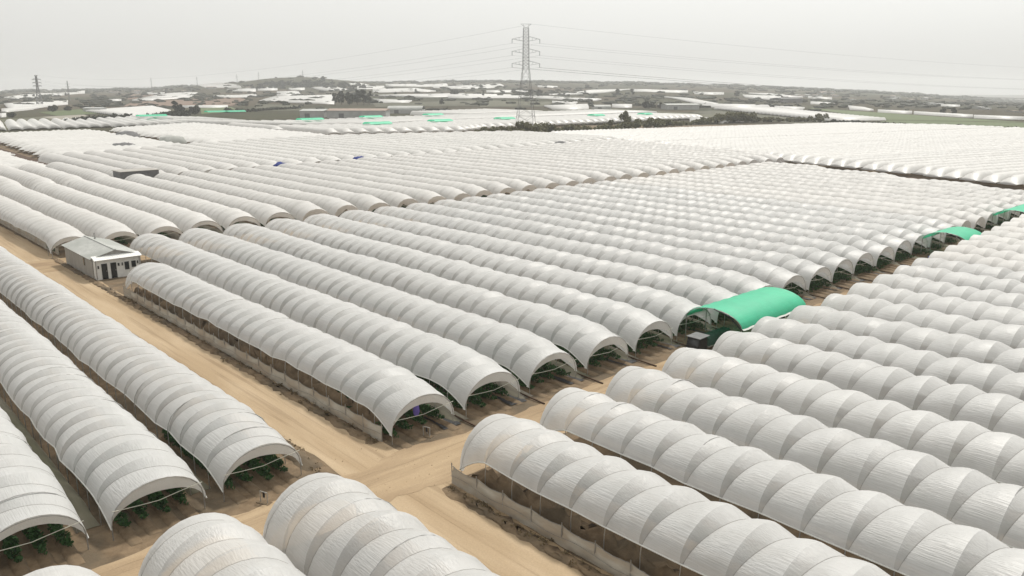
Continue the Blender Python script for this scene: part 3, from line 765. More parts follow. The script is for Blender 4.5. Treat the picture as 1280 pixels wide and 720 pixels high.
def hedge(pts, h, w, label, seed, mat='bush', dens=14, size=.34, name='hedge'):
    P = [np.array(p) for p in pts]; r = np.random.default_rng(seed)
    cs = []; rs = []; L = 0
    for a, b in zip(P, P[1:]):
        n = max(2, int(np.linalg.norm(b-a)/1.6)); L += np.linalg.norm(b-a)
        for k in np.linspace(0, 1, n, endpoint=False):
            c = a+(b-a)*k
            hh = h*r.uniform(.45, 1.1)*(.8+.3*math.sin(c[0]*.08+seed))
            for _ in range(3):
                cs.append((c[0]+r.normal()*w*.3, c[1]+r.normal()*w*.3, float(terrain(*c))+hh*r.uniform(.25, .75))); rs.append(hh*.34)
    V, Q = leaf_cloud(cs, rs, int(L*dens), size, seed)
    o = link(name, mesh_np(name, V, Q), M[mat]); tag(o, label, 'hedge'); return o
def hp(*pts): return [at(*p)[:2] for p in pts]
hedge(hp((598, 170.5), (640, 170.5), (672, 168.5), (700, 166), (760, 162.5), (800, 160.5)), 6.2, 5, 'long olive hedge at the foot of the pylon before the back field', 1, dens=60, size=.6)
hedge(hp((808, 159.5), (850, 157), (900, 154), (960, 152.5), (1030, 152.5)), 6.8, 5, 'olive hedge right of the gap, running behind the bright block', 2, dens=60, size=.6)
hedge(hp((1030, 153.5), (1100, 154.5), (1200, 158.5), (1290, 164.5)), 2.2, 3, 'low dark hedge along the far edge of the bright block, right', 3, 'bush2', dens=25, size=.45)
hedge(hp((160, 149), (185, 147.5), (215, 146.5), (240, 145)), 4.5, 6, 'dark bushes along the pale field before the left green canopy', 4, 'bush2', dens=30, size=.6)
hedge(hp((285, 141), (310, 140), (345, 137.5), (376, 136)), 6, 6, 'dark bushes at the edge of the back field left of the long shed', 5, 'bush2', dens=30, size=.6)
hedge(hp((85, 153.6), (110, 152), (140, 149.5), (165, 148)), 4, 4, 'low dark hedge behind the long white tunnels, far left', 6, 'bush2', dens=25, size=.6)
hedge(hp((484, 141), (500, 141), (535, 139.5), (563, 138.5)), 2.5, 5, 'scrubby brown hedge in front of the hooped shed', 7, 'bush2', dens=25, size=.5)
# ------------------------------------------------------------------ crop rows at the open mouths
def crop_variants(n, L, seed):
    out = []
    for i in range(n):
        r = np.random.default_rng(seed+i); cs = []; rs = []
        for x in np.arange(0, L, .3): cs.append((x, r.normal()*.05, .5+r.normal()*.06)); rs.append(r.uniform(.28, .40)*min(1, .45+x*.5))
        V, Q = leaf_cloud(cs, rs, int(L*170), .085, seed+i+9, 1.1)
        f = mesh_np('foliage', V, Q); f.materials.append(M['leaf'])
        m = 24; xs = np.linspace(-1.6, L, m); ys = np.linspace(-1, 1, 7)
        VV = np.zeros((m, 7, 3))
        for a, x in enumerate(xs):
            for b, y in enumerate(ys): VV[a, b] = (x, y*.36+r.normal()*.02, .17*(1-y**4)*min(1, (x+1.6)/.8+.05)+r.random()*.03)
        g = mesh_np('soil_bed', VV, grid_quads(m, 7), True); g.materials.append(M['soil'])
        out.append((f, g))
    return out
CV = crop_variants(4, 11, 40); CV2 = crop_variants(2, 5, 60)
def crop(s, t, i, label, group, var=CV):
    x, y = W(s, t); root = empty('crop_row', (x, y, 0), ANG+math.pi); tag(root, label, 'plant row', group)
    f, g = var[i % len(var)]
    link('foliage', f, None, root); link('soil_bed', g, None, root)
for i, c in enumerate(A_c):
    for j, d in enumerate((-1.7, -.58, .58, 1.7)):
        crop(-43.9+random.uniform(-.3, .3), c+d, i+j, f'{ordn(j+1)} green plant row from the left under the {ordn(i+1)} tunnel left of the road', 'plant rows left of the road')
for i, c in enumerate(B_c[:28]):
    for j, d in enumerate((-2.1, -.72, .72, 2.1)):
        if i > 13 and j in (0, 3): continue
        crop(-43.9+random.uniform(-.4, .4), c+d, i+j, f'{ordn(j+1)} green plant row from the left under the {ordn(i+1)} tunnel of the middle block', 'plant rows of the middle block', CV if i < 9 else CV2)
for i, c in enumerate(E_c[:14]):
    for j, d in enumerate((-1.5, 1.5)):
        crop(-130.2, c+d, i+j, 'dark green plant row in a mouth of the block behind the small building', 'plant rows behind the building', CV2)
# drain pipes running out of the gutters
for i in range(1, 14):
    c = (B_c[i-1]+B_c[i])/2; mb = MB(); mb.tube([(0, 0, .22), (1.5, .05, .14), (2.9+.3*math.sin(i*2), .1, .08)], .07, 5)
    x, y = W(-43.8, c)
    tag(mb.build('drain_pipe', M['brown_soil'], None, True, (x, y, 0), ANG), f'dark drain pipe leaving the {ordn(i)} gutter of the middle block onto the track', 'pipe', 'drain pipes of the middle block')
# black mulch sheets rolled out at the mouths
for i, c in enumerate(B_c[:12]):
    mb = MB(); n = 14; V = np.zeros((n, 4, 3))
    for a, x in enumerate(np.linspace(0, 2.8, n)):
        for b, y in enumerate((-.8, -.3, .3, .8)): V[a, b] = (x, y+.12*math.sin(x*1.7+i), .05+.05*random.random())
    mb.add(V, grid_quads(n, 4))
    x, y = W(-45.4, c+2.35)
    tag(mb.build('ground_sheet', M['black'], None, True, (x, y, 0), ANG-.05*(i % 3)), f'black ground sheet on the soil right of the {ordn(i+1)} mouth of the middle block', 'ground sheet', 'black sheets at the tunnel mouths')
# irrigation stands
def stand(s, t, label):
    x, y = W(s, t); root = empty('valve_stand', (x, y, 0), ANG+.4); root.scale = (.6, .6, .75); tag(root, label, 'valve stand', 'valve stands')
    a = MB(); a.tube([(-.5, 0, 0), (-.5, 0, 1.0)], .05, 6); a.tube([(.35, 0, 0), (.4, 0, .95)], .05, 6); a.tube([(-.5, 0, .95), (.4, 0, .92)], .05, 6); a.tube([(-.05, 0, .93), (0, .1, .3)], .04, 6)
    a.build('riser_pipe', M['wall_grey'], root, True)
    b = MB(); b.tube([(-.05, 0, .5), (-.05, 0, .95)], .11, 8); b.build('valve_body', M['black'], root, True)
    c = MB(); c.box(-.8, -.35, 0, .7, .35, .06); c.build('base_slab', M['soil'], root)
stand(-41.6, 18.2, 'pale pipe valve stand on the soil at the mouth nearest the road, lower left')
stand(-42.6, 30.9, 'pale pipe valve stand on the soil at the middle block corner mouth')
# violet sack hanging at the first mouth
mb = MB(); mb.tube([(0, 0, 1.15), (0, .02, 1.4), (.02, 0, 1.9), (0, 0, 2.05)], [.16, .24, .2, .04], 10)
x, y = W(-44.0, 31.0); tag(mb.build('cloth_sack', M['violet'], None, True, (x, y, 0), ANG), 'violet cloth sack hanging under the corner mouth of the middle block', 'sack')
# ------------------------------------------------------------------ side nets along the road
def side_net(s0, s1, t, label, seed, h=1.15):
    r = np.random.default_rng(seed)
    x, y = W(s0, t); root = empty('side_net', (x, y, 0), ANG); tag(root, label, 'net fence', 'side nets along the sandy road')
    L = s1-s0; n = int(L/2.3); p = L/n
    m = n*6+1; xs = np.linspace(0, L, m)
    V = np.zeros((m, 6, 3))
    for i, xx in enumerate(xs):
        ph = (xx/p) % 1; sag = math.sin(ph*math.pi)
        for j, k in enumerate(np.linspace(0, 1, 6)):
            V[i, j] = (xx, -.10*sag*math.sin(k*math.pi)+.03*r.normal()-.12*(1-k), k*(h-.13*sag)+.0)
    mbn = mesh_np('net_panel', V, grid_quads(m, 6), True); link('net_panel', mbn, M['net'], root)
    for i in range(n+1):
        q = MB(); q.tube([(i*p, -.05, 0), (i*p+.02*r.normal(), -.06, h+.22)], .035, 5); q.build('post', M['steel'], root)
    c = MB(); c.tube([(xx, -.06, h+.03-.13*math.sin(((xx/p) % 1)*math.pi)) for xx in xs], .022, 4); c.build('top_rope', M['rope'], root)
    c = MB(); c.tube([(xx, -.20, h*.5+.1*math.sin(xx*1.3)) for xx in xs], .016, 4); c.build('middle_rope', M['rope'], root)
side_net(-98.5, -44, 28.1, 'torn beige side net with posts along the road, middle block', 1)
side_net(-36, 16, 28.0, 'beige side net along the road beside the right foreground block', 2)
side_net(-205, -129, 28.6, 'beige side net along the road behind the small building', 3)
# low soil slope behind the nets
berm('soil_bank', -98, -44.5, 29.0, 1.5, 1.35, M['soil'], 21)
berm('soil_bank', -36, 16, 29.0, 1.5, 1.35, M['soil'], 22)
# ------------------------------------------------------------------ the small building
def building():
    x, y = W(-122.5, 27.9); root = empty('farm_building', (x, y, 0), ANG); tag(root, 'small grey farm building with white door front beside the sandy road', 'building')
    L, D, H = 12.8, 5.6, 2.75
    w = MB()
    n = 52       # corrugated long walls
    for yy, sg in ((0, -1), (D, 1)):
        V = np.zeros((n*2+1, 2, 3))
        for i in range(n*2+1):
            V[i, 0] = (L*i/(2*n), yy+sg*.03*(i % 2), 0); V[i, 1] = (L*i/(2*n), yy+sg*.03*(i % 2), H)
        w.add(V, grid_quads(2*n+1, 2))
    w.quad((0, 0, 0), (0, D, 0), (0, D, H), (0, 0, H)); w.build('wall', M['wall_grey'], root)
    g = MB(); g.add([(0, 0, H), (0, D, H), (0, D/2, H+.75), (0, D/2, H+.75)], [(0, 1, 2, 3)]); g.add([(L, 0, H), (L, D, H), (L, D/2, H+.75), (L, D/2, H+.75)], [(0, 1, 2, 3)]); g.build('gable', M['wall_grey'], root)
    rf = MB(); k = 30
    for sg in (0, 1):
        V = np.zeros((2*k+1, 2, 3))
        for i in range(2*k+1):
            xx = -.3+(L+.6)*i/(2*k); dz = .03*(i % 2)
            V[i, 0] = (xx, -.35 if sg == 0 else D+.35, H-.10+dz); V[i, 1] = (xx, D/2, H+.8+dz)
        rf.add(V, grid_quads(2*k+1, 2))
    rf.box(-.3, D/2-.12, H+.8, L+.3, D/2+.12, H+.87)
    rf.build('roof', M['grey_sheet'], root)
    # white front cabin
    fr = MB(); fr.box(L, .05, 0, L+.9, D-.05, 2.55); fr.build('front_cabin', M['white'], root)
    aw = MB()
    V = np.zeros((41, 2, 3))
    for i in range(41): V[i, 0] = (L-.05, -.1+(D+.2)*i/40, 2.95+.025*(i % 2)); V[i, 1] = (L+1.35, -.1+(D+.2)*i/40, 2.58+.025*(i % 2))
    aw.add(V, grid_quads(41, 2)); aw.build('awning', M['white'], root)
    xf = L+.9
    def panel(y0, y1, z0, z1, name, mat, frame=True, sub=None):
        p = MB(); p.box(xf, y0-.05, z0-.0, xf+.035, y1+.05, z1+.05); a = p.build(name, M['white'], root)
        q = MB(); q.box(xf+.03, y0, z0+.02, xf+.06, y1, z1); q.build('pane', mat, a)
        if name == 'door':
            hh = MB(); hh.box(xf+.06, y1-.16, 1.0, xf+.10, y1-.08, 1.12); hh.build('handle', M['steel'], a)
    panel(.75, 1.45, .02, 2.05, 'door', M['glass']); panel(1.85, 2.55, .02, 2.05, 'door', M['glass'])
    panel(.30, .48, 1.45, 1.85, 'window', M['glass']); panel(2.72, 2.95, 1.5, 1.9, 'window', M['glass']); panel(3.2, 3.36, 1.5, 1.9, 'window', M['glass'])
    panel(3.55, 4.1, .9, 1.95, 'window', M['glass']); panel(4.4, 4.95, 1.1, 1.95, 'window', M['glass']); panel(5.1, 5.27, 1.5, 1.9, 'window', M['glass'])
    for yy in (.12, 5.45):
        c = MB(); c.box(xf+.0, yy-.05, 0, xf+.06, yy+.05, 2.56); c.build('corner_post', M['steel'], root)
    s = MB(); s.box(9.0, -.08, 1.3, 9.5, -.035, 2.3); s.build('window', M['glass'], root)
    c = MB(); c.tube([(2.5, D*.6, H+.7), (2.5, D*.6, H+1.5)], .12, 8); c.build('roof_vent', M['steel'], root)
building()
# ------------------------------------------------------------------ green canopies over the track
def canopy(s, t0, t1, wd, label, group, top=3.75, side=2.4, far=False, xy=None):
    L = t1-t0
    if xy is None: x, y = W(s, t0); z = 0
    else: x, y, z = xy
    root = empty('green_canopy', (x, y, z), ANG+math.pi/2); tag(root, label, 'canopy', group)
    nv = 12; n = max(4, int(L/1.5))
    th = np.linspace(0, math.pi, nv+1); V = np.zeros((n*2+1, nv+1, 3)); r = np.random.default_rng(int(t0*7) % 1000)
    for i in range(n*2+1):
        dz = -.06*(i % 2)+r.normal()*.015
        V[i, :, 0] = L*i/(2*n); V[i, :, 1] = -wd/2*np.cos(th); V[i, :, 2] = side+(top-side)*np.sin(th)**1.1+dz
    link('tarp', mesh_np('tarp', V, grid_quads(2*n+1, nv+1), True), M['green_film'], root)
    if far: return
    for j in (0, nv):
        m = MB(); W2 = np.zeros((2*n+1, 2, 3)); W2[:, 0] = V[:, j]; W2[:, 1] = V[:, j]; sg = -1 if j == 0 else 1
        W2[:, 1, 1] += sg*.16; W2[:, 1, 2] -= .10; m.add(W2, grid_quads(2*n+1, 2)); m.build('hem', M['hem'], root)
    fr = MB()
    for i in range(0, 2*n+1, 4): fr.tube([(V[i, j, 0], V[i, j, 1]*.99, V[i, j, 2]-.05) for j in range(nv+1)], .04, 5)
    fr.build('hoop_frame', M['steel'], root)
    for i in range(0, 2*n+1, 4):
        for sg in (-1, 1):
            p = MB(); p.tube([(V[i, 0, 0], sg*wd/2*.98, 0), (V[i, 0, 0], sg*wd/2*.98, side)], .05, 6); p.build('post', M['steel'], root)
    p = MB(); p.tube([(-.05, -wd/2, side-.1), (-.05, -wd/4, side+(top-side)*.72), (-.05, 0, top-.05)], .07, 5); p.build('edge_bar', M['black'], root)
CG = 'green canopies over the track'
canopy(-40.6, 63, 74.8, 6.2, 'nearest and largest bright green canopy over the track, vehicles parked beneath', CG)
canopy(-41.3, 122, 129, 6.2, 'second green canopy, farther along the track between the blocks', CG)
canopy(-41.5, 153, 165, 6.5, 'green canopy cut by the right picture edge', CG)
for px, py, w in ((186, 152.5, 26), (268, 146, 20), (292, 145.5, 18), (386, 158, 24), (463, 154, 20), (471, 164, 25), (541, 150.5, 18), (550, 160, 22), (631, 156.5, 18), (746, 151.5, 14), (807, 149.5, 12), (1008+0, 0, 0)):
    if w == 0: continue
    x, y, z = at(px-w/2, py+.5)
    names = {186: 'largest far green canopy, at the left of the back field', 268: 'far green canopy left of a close pair behind the angled field', 292: 'far green canopy right of a close pair behind the angled field',
             386: 'far green canopy just below the long pale shed', 463: 'far green canopy below the right half of the long shed', 471: 'nearer green canopy of two stacked ones below the long shed',
             541: 'farther green canopy of two below the hooped shed', 550: 'nearer green canopy of two below the hooped shed', 631: 'far green canopy just left of the pylon legs', 746: 'small far green canopy right of the pylon', 807: 'smallest far green canopy near the end of the back field'}
    canopy(0, 0, w*y/F*1.28, 8, names[px], 'green canopies of the back field', 5.2, 4.0, True, (x, y, 0))
# ------------------------------------------------------------------ vehicles
def wheel(root, x, y, r=.42, w=.26):
    a = MB(); th = np.linspace(0, 2*math.pi, 17)
    prof = [(r*.55, -w/2), (r*.95, -w/2), (r, -w*.3), (r, w*.3), (r*.95, w/2), (r*.55, w/2)]
    V = np.array([[(x+q*math.cos(t), y+o, r+q*math.sin(t)) for q, o in prof] for t in th]); a.add(V, grid_quads(17, 6))
    wh = a.build('wheel', M['black'], root, True)
    b = MB(); V = np.array([[(x+q*math.cos(t), y+o, r+q*math.sin(t)) for q, o in ((0.02, -w*.4), (r*.56, -w*.42), (r*.56, w*.42), (.02, w*.4))] for t in th]); b.add(V, grid_quads(17, 4)); b.build('rim', M['steel'], wh)
def bevel(o, w=.06):
    m = o.modifiers.new('bevel', 'BEVEL'); m.width = w; m.segments = 2; return o
def lorry(s, t, rz):
    x, y = W(s, t); root = empty('flatbed_lorry', (x, y, 0), ANG+rz); tag(root, 'black cabbed lorry with a dark green load under the nearest canopy', 'lorry'); root.scale = (.72, .72, .7)
    a = MB(); a.hexa([(0, -1, .5), (2.0, -1, .5), (2.0, 1, .5), (0, 1, .5), (.35, -.95, 2.25), (1.95, -.95, 2.3), (1.95, .95, 2.3), (.35, .95, 2.25)]); bevel(a.build('cab', M['black'], root), .1)
    w = MB(); w.hexa([(.10, -.85, 1.35), (.16, -.85, 1.35), (.16, .85, 1.35), (.10, .85, 1.35), (.27, -.8, 2.1), (.33, -.8, 2.1), (.33, .8, 2.1), (.27, .8, 2.1)]); w.build('windscreen', M['glass'], root)
    rf = MB(); rf.hexa([(.2, -1.05, 2.33), (2.4, -1.05, 2.42), (2.4, 1.05, 2.42), (.2, 1.05, 2.33), (.2, -1.05, 2.38), (2.4, -1.05, 2.47), (2.4, 1.05, 2.47), (.2, 1.05, 2.38)]); rf.build('roof_sheet', M['dark_net'], root)
    b = MB(); b.box(2.1, -1.1, .8, 8.2, 1.1, .98); b.build('bed', M['steel'], root)
    n, m = 26, 12; V = np.zeros((n, m, 3)); r = np.random.default_rng(3)
    for i in range(n):
        for j in range(m):
            v = -1+2*j/(m-1); V[i, j] = (2.3+5.8*i/(n-1), 1.08*v, .98+(1.15+.12*r.normal()*.6)*(1-abs(v)**5)*(1 if 0 < i < n-1 else 0))
    l = MB(); l.add(V, grid_quads(n, m)); l.build('net_load', M['green_dark'], root, True)
    for xx in (1.0, 5.9, 7.0):
        for yy in (-.95, .95): wheel(root, xx, yy)
    for yy in (-.7, .7):
        h = MB(); h.box(-.03, yy-.14, .75, .03, yy+.14, .92); h.build('headlight', M['white'], root)
lorry(-40.4, 59.4, math.pi/2)
def van(s, t, rz):
    x, y = W(s, t); root = empty('van', (x, y, 0), ANG+rz); tag(root, 'white van standing under the far end of the nearest green canopy', 'van')
    pr = [(0, .45), (0, 1.05), (.9, 1.25), (1.6, 2.0), (4.6, 2.05), (4.8, 1.1), (4.8, .45)]
    a = MB(); n = len(pr); V = np.array([[(px, yy*(1 if pz < 1.3 else .88), pz) for px, pz in pr] for yy in (-.9, .9)]).reshape(-1, 3)
    Q = [(i, (i+1) % n, n+(i+1) % n, n+i) for i in range(n)]; a.add(V, Q)
    a.add([V[0], V[1], V[5], V[6]], [(0, 1, 2, 3)]); a.add([V[1], V[2], V[3], V[4]], [(0, 1, 2, 3)]); a.add([V[1], V[4], V[5], V[5]], [(0, 1, 2, 3)])
    a.add([V[n], V[n+1], V[n+5], V[n+6]], [(0, 1, 2, 3)]); a.add([V[n+1], V[n+2], V[n+3], V[n+4]], [(0, 1, 2, 3)]); a.add([V[n+1], V[n+4], V[n+5], V[n+5]], [(0, 1, 2, 3)])
    a.build('body', M['white'], root)
    for sg in (-1, 1):
        w = MB()
        for x0, x1 in ((1.55, 2.5), (2.65, 3.5), (3.65, 4.5)): w.quad((x0, sg*.885, 1.25), (x1, sg*.885, 1.25), (x1, sg*.82, 1.85), (x0+(.2 if x0 < 2 else 0), sg*.82, 1.85))
        w.build('side_window', M['glass'], root)
    w = MB(); w.quad((1.0, -.72, 1.36), (1.0, .72, 1.36), (1.52, .66, 1.93), (1.52, -.66, 1.93)); w.build('windscreen', M['glass'], root)
    for xx in (.95, 3.85):
        for yy in (-.8, .8): wheel(root, xx, yy, .36, .22)
van(-39.6, 69.5, math.pi/2)
# blue barrel on the track by the second canopy
mb = MB(); mb.tube([(0, 0, 0), (0, 0, .08), (0, 0, .5), (0, 0, .98), (0, 0, 1.02)], [.42, .48, .5, .48, .2], 14)
x, y = W(-41, 117); tag(mb.build('barrel', M['blue'], None, True, (x, y, 0)), 'blue barrel on the track just before the second green canopy', 'barrel')
# ------------------------------------------------------------------ things among the far tunnels
def net_box(s0, s1, t0, t1, h, label):
    x, y = W(s0, t0); a = MB(); L = s1-s0; D = t1-t0
    root = empty('net_shed', (x, y, 0), ANG); tag(root, label, 'net shed')
    a.box(0, 0, 0, L, D, h); bevel(a.build('net_wall', M['dark_net'], root), .15)
    b = MB(); b.box(-.15, -.15, h, L+.15, D+.15, h+.12); b.build('roof', M['wall_grey'], root)
net_box(-211.5, -205.5, 61, 70, 4.0, 'dark grey box shaped net shed between the tunnel blocks, left')
def sheet_heap(s, t, w, label, mat='blue', h=3.7, l=2.4):
    x, y = W(s, t); r = np.random.default_rng(int(abs(t)*3)); n = 9
    V = np.zeros((n, n, 3))
    for i in range(n):
        for j in range(n):
            a, b = i/(n-1)*2-1, j/(n-1)*2-1
            V[i, j] = (a*l/2, b*w/2, (h*(1-.25*b*b)+r.normal()*.15)*(1 if abs(a) < .95 and abs(b) < .95 else .25))
    o = link('cover_sheet', mesh_np('cover_sheet', V, grid_quads(n, n), True), M[mat], None, (x, y, 0), ANG)
    tag(o, label, 'sheet')
sheet_heap(-205.5, 102.5, 5, 'left one of two blue sheets closing tunnel ends')
sheet_heap(-208.2, 129, 4.5, 'right one of two blue sheets closing tunnel ends')
sheet_heap(-215.5, 222.5, 7, 'dark sheet lying over a tunnel end near the hedge', 'dark_net')
sheet_heap(-322, 98, 9, 'dark sheet over tunnel ends in the gap between the angled fields', 'dark_net', 3.5, 5)
sheet_heap(-395, 122, 10, 'dark heap in the upper gap between the two angled fields', 'dark_net', 4, 6)
sheet_heap(-345, 124, 11, 'pale grey heap beside the dark one between the angled fields', 'grey_sheet', 4, 5)
def shed(px0, px1, py, hpx, dep, label, wall='pale_wall', roof='tile', arch=False):
    a = at(px0, py); b = at(px1, py); L = math.hypot(b[0]-a[0], b[1]-a[1]); rz = math.atan2(b[1]-a[1], b[0]-a[0]); h = hpx*a[1]/F
    root = empty('shed', a, rz); tag(root, label, 'shed')
    w = MB(); w.box(0, 0, -1, L, dep, h*(.5 if arch else .8)); w.build('wall', M[wall], root)
    r = MB()
    if arch:
        th = np.linspace(0, math.pi, 9); V = np.array([[(x, dep/2-dep/2*math.cos(t), h*.5+h*.5*math.sin(t)) for t in th] for x in np.linspace(0, L, 6)]); r.add(V, grid_quads(6, 9))
    else: r.hexa([(-.5, -.5, h*.8), (L+.5, -.5, h*.8), (L+.5, dep+.5, h*.8), (-.5, dep+.5, h*.8), (-.5, dep/2-.1, h), (L+.5, dep/2-.1, h), (L+.5, dep/2+.1, h), (-.5, dep/2+.1, h)])
    r.build('roof', M[roof], root)
    d = MB(); d.box(L*.2, -.12, -1, L*.2+min(4, L*.25), 0, h*.5); d.build('door', M['dark_net'], root)
shed(375, 405, 147, 10, 25, 'left half of the long pale shed with a dark doorway', 'pale_wall', 'grey_sheet')
shed(409, 482, 147.5, 11, 22, 'long pale shed with reddish roof behind the back field')
shed(484, 528, 142, 9, 18, 'grey hooped shed right of the long pale shed', 'pale_wall', 'grey_sheet', True)
shed(834, 874, 137, 7, 20, 'pale long shed beside the broad dark tree, right plain', 'pale_wall', 'grey_sheet')
shed(743, 764, 136.5, 5, 18, 'low hooped shed right of the pylon', 'pale_wall', 'grey_sheet', True)
shed(978, 1003, 128.5, 6, 20, 'dark grey barn beside the bright white patch, right plain', 'dark_net', 'dark_net')
shed(104, 126, 139.5, 5, 12, 'small pale house behind the grey field, left', 'pale_wall', 'pale_wall')
for i in range(34):
    px = random.uniform(985, 1280) if i < 24 else random.uniform(110, 320)
    ry = float(np.interp(px, RX, RY)); py = ry+random.uniform(4, 14) if i < 24 else ry+random.uniform(3, 7)
    shed(px, px+random.uniform(3, 9), py, random.uniform(1.6, 3), 10, 'tiny pale house among the trees of the distant plain', 'pale_wall', random.choice(['tile', 'pale_wall']))
    bpy.context.scene.collection.objects
for o in SC.objects:
    if o.name.startswith('shed') and o.get('label', '').startswith('tiny pale'): o['group'] = 'distant houses'
# ------------------------------------------------------------------ pylons and wires
def lattice(mb, w0, w1, z0, z1, n, r):
    zs = np.linspace(z0, z1, n+1)
    for i in range(n):
        a = lerp(w0, w1, i/n); b = lerp(w0, w1, (i+1)/n); za, zb = zs[i], zs[i+1]
        ca = [(-a, -a), (a, -a), (a, a), (-a, a)]; cb = [(-b, -b), (b, -b), (b, b), (-b, b)]
        for k in range(4):
            k2 = (k+1) % 4
            mb.tube([(*ca[k], za), (*cb[k], zb)], r*1.6, 4)
            mb.tube([(*ca[k], za), (*cb[k2], zb)], r, 3); mb.tube([(*ca[k2], za), (*cb[k], zb)], r, 3)
            mb.tube([(*cb[k], zb), (*cb[k2], zb)], r, 3)
def pylon(px, py, toppy, label, rz, r=.055):
    x, y, z = at(px, py); H = ztop(px, toppy, y)-z
    root = empty('pylon', (x, y, z), rz); tag(root, label, 'pylon', 'power pylons'); k = H/60
    a = MB(); lattice(a, 5.6*k, 1.7*k, 0, 37*k, 7, r); a.build('legs', M['pylon'], root)
    a = MB(); lattice(a, 1.7*k, 1.4*k, 37*k, 58*k, 12, r*.9); a.build('mast', M['pylon'], root)
    pts = []
    for zz in (38, 44.5, 51):
        for sg in (-1, 1):
            b = MB(); tip = (sg*7.8*k, 0, (zz+1)*k)
            for yy in (-1.5, 1.5):
                b.tube([(sg*1.6*k, yy*k, zz*k), tip], r, 4); b.tube([(sg*1.5*k, yy*k, (zz+2.4)*k), tip], r, 4)
                for q in (.3, .6): b.tube([(lerp(sg*1.6, sg*7.8, q)*k, yy*(1-q)*k, lerp(zz, zz+1, q)*k), (lerp(sg*1.5, sg*7.8, q+.1)*k, yy*(.9-q)*k, lerp(zz+2.4, zz+1, q+.1)*k)], r*.7, 3)
            c = b.build('cross_arm', M['pylon'], root)
            i = MB(); i.tube([(tip[0], 0, tip[2]), (tip[0], 0, tip[2]-2.2*k)], .13*k+.03, 5); i.build('insulator', M['pylon'], c); pts.append((tip[0], 0, tip[2]-2.2*k))
    b = MB()
    for sg in (-1, 1):
        b.tube([(0, 0, 58*k), (sg*3*k, 0, 60*k)], r*1.2, 4); b.tube([(0, 0, 60*k), (sg*3*k, 0, 60*k)], r*1.2, 4); b.tube([(sg*1.2*k, 0, 58*k), (sg*1.6*k, 0, 60*k)], r, 3); pts.append((sg*3*k, 0, 60*k))
    b.build('earth_arm', M['pylon'], root)
    c, s_ = math.cos(rz), math.sin(rz)
    return [(x+p[0]*c-p[1]*s_, y+p[0]*s_+p[1]*c, z+p[2]) for p in pts]
main = pylon(657, 168, 30, 'tall grey lattice pylon rising from the hedge, three arm levels', R(8))
left = pylon(50, 132, 94, 'smaller lattice pylon standing at the far left', R(25), .22)
def wire(a, b, sag, label, r=.05):
    n = 24; P = [(lerp(a[0], b[0], i/n), lerp(a[1], b[1], i/n), lerp(a[2], b[2], i/n)-4*sag*(i/n)*(1-i/n)) for i in range(n+1)]
    m = MB(); m.tube(P, r, 4); tag(m.build('power_line', M['pylon'], None, True), label, 'power line', 'power lines')
far_l = (-800, 2100, 62); far_r = (900, 950, 40)
LV = ['lowest', 'lowest', 'middle', 'middle', 'upper', 'upper', 'top earth', 'top earth']
for i, p in enumerate(main):
    if i in (6,): continue
    q = left[i]
    side = 'left arm' if i % 2 == 0 else 'right arm'
    wire(p, (q[0]+0, q[1], q[2]), 14, f'thin {LV[i]} wire from the {side} of the tall pylon towards the left', .03)
    wire(p, (far_r[0]+(i % 2)*14, far_r[1], 18+ (i//2)*9), 12, f'thin {LV[i]} wire from the {side} of the tall pylon towards the right', .07 if i in (0, 1) else .03)
for px, top, base, lb in ((87, 101, 126, 'thin grey pole on the left behind the scalloped tunnels'), (247, 96, 110, 'distant mast left of the dark hill'), (297, 93, 109, 'distant mast beside the left end of the dark hill'), (190, 97, 112, 'faint distant mast over the left plain'), (324, 90, 106, 'faint distant mast above the dark hill shoulder'), (379, 88, 104, 'faint distant mast above the dark hill top')):
    x, y, z = at(px, base); h = ztop(px, top, y)-z
    root = empty('mast', (x, y, z), .3); tag(root, lb, 'mast', 'distant masts')
    a = MB(); lattice(a, h*.04, h*.012, 0, h, 7, h*.003); a.build('tower', M['pylon'], root)
    b = MB(); 
    for q in (.72, .85): b.tube([(-h*.11, 0, h*q), (h*.11, 0, h*q)], h*.005, 4)
    b.build('cross_arm', M['pylon'], root)
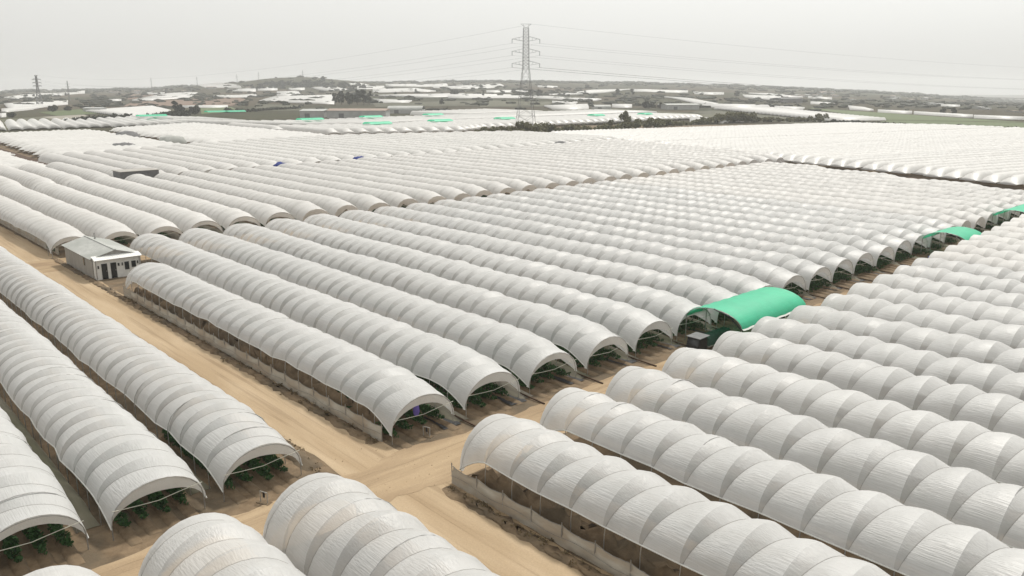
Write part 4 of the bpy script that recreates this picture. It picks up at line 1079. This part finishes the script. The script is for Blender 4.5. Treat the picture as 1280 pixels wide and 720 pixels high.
# ------------------------------------------------------------------ haze
mb = MB(); mb.box(-8700, -500, -62, 8700, 8600, 95)
m, t, out = nt('haze'); v = N(t, 'ShaderNodeVolumePrincipled'); v.inputs['Color'].default_value = (.93, .945, .96, 1); v.inputs['Density'].default_value = 1.7e-4; v.inputs['Anisotropy'].default_value = .3
t.links.new(v.outputs[0], out.inputs['Volume'])
o = mb.build('haze', m); tag(o, kind='stuff'); o['label'] = 'pale haze hanging over the whole plain'
# ------------------------------------------------------------------ light, sky, camera
SUN_EL, SUN_AZ = 55, 28        # azimuth clockwise from the view direction (+Y)
w = bpy.data.worlds.new('World'); SC.world = w; w.use_nodes = True; t = w.node_tree; t.nodes.clear()
sky = N(t, 'ShaderNodeTexSky', sky_type='NISHITA', sun_disc=False, sun_elevation=R(SUN_EL), sun_rotation=R(SUN_AZ), air_density=1.0, dust_density=6.0, ozone_density=1.0)
bw = N(t, 'ShaderNodeRGBToBW'); t.links.new(sky.outputs[0], bw.inputs[0])
grey = mixc(t, 1.0, bw.outputs[0], (.98, 1.0, .975), 'MULTIPLY')
c = mixc(t, .5, grey, (11.6, 11.5, 11.0))
bg = N(t, 'ShaderNodeBackground'); bg.inputs[1].default_value = .10; t.links.new(c, bg.inputs[0])
wo = N(t, 'ShaderNodeOutputWorld'); t.links.new(bg.outputs[0], wo.inputs[0])
l = bpy.data.lights.new('sun', 'SUN'); l.energy = 2.6; l.angle = R(5); l.color = (1, .955, .88)
lo = bpy.data.objects.new('sun', l); COL.objects.link(lo); lo.rotation_euler = (R(90-SUN_EL), 0, -R(SUN_AZ)+math.pi) 
from mathutils import Vector
d = Vector((math.sin(R(SUN_AZ))*math.cos(R(SUN_EL)), math.cos(R(SUN_AZ))*math.cos(R(SUN_EL)), math.sin(R(SUN_EL))))
lo.rotation_euler = d.to_track_quat('Z', 'Y').to_euler(); lo.location = (0, 0, 300)
cam = bpy.data.cameras.new('camera'); co = bpy.data.objects.new('camera', cam); COL.objects.link(co)
cam.sensor_width = 36; cam.lens = F/1280*36; cam.clip_start = .5; cam.clip_end = 20000
co.location = (0, 0, CAMH); co.rotation_euler = (R(90)-PITCH, 0, 0); SC.camera = co
SC.view_settings.view_transform = 'Standard'; SC.view_settings.look = 'None'; SC.view_settings.exposure = .18; SC.view_settings.gamma = 1
SC.cycles.volume_bounces = 1; SC.cycles.max_bounces = 8; SC.cycles.transparent_max_bounces = 12
SC.cycles.use_denoising = True
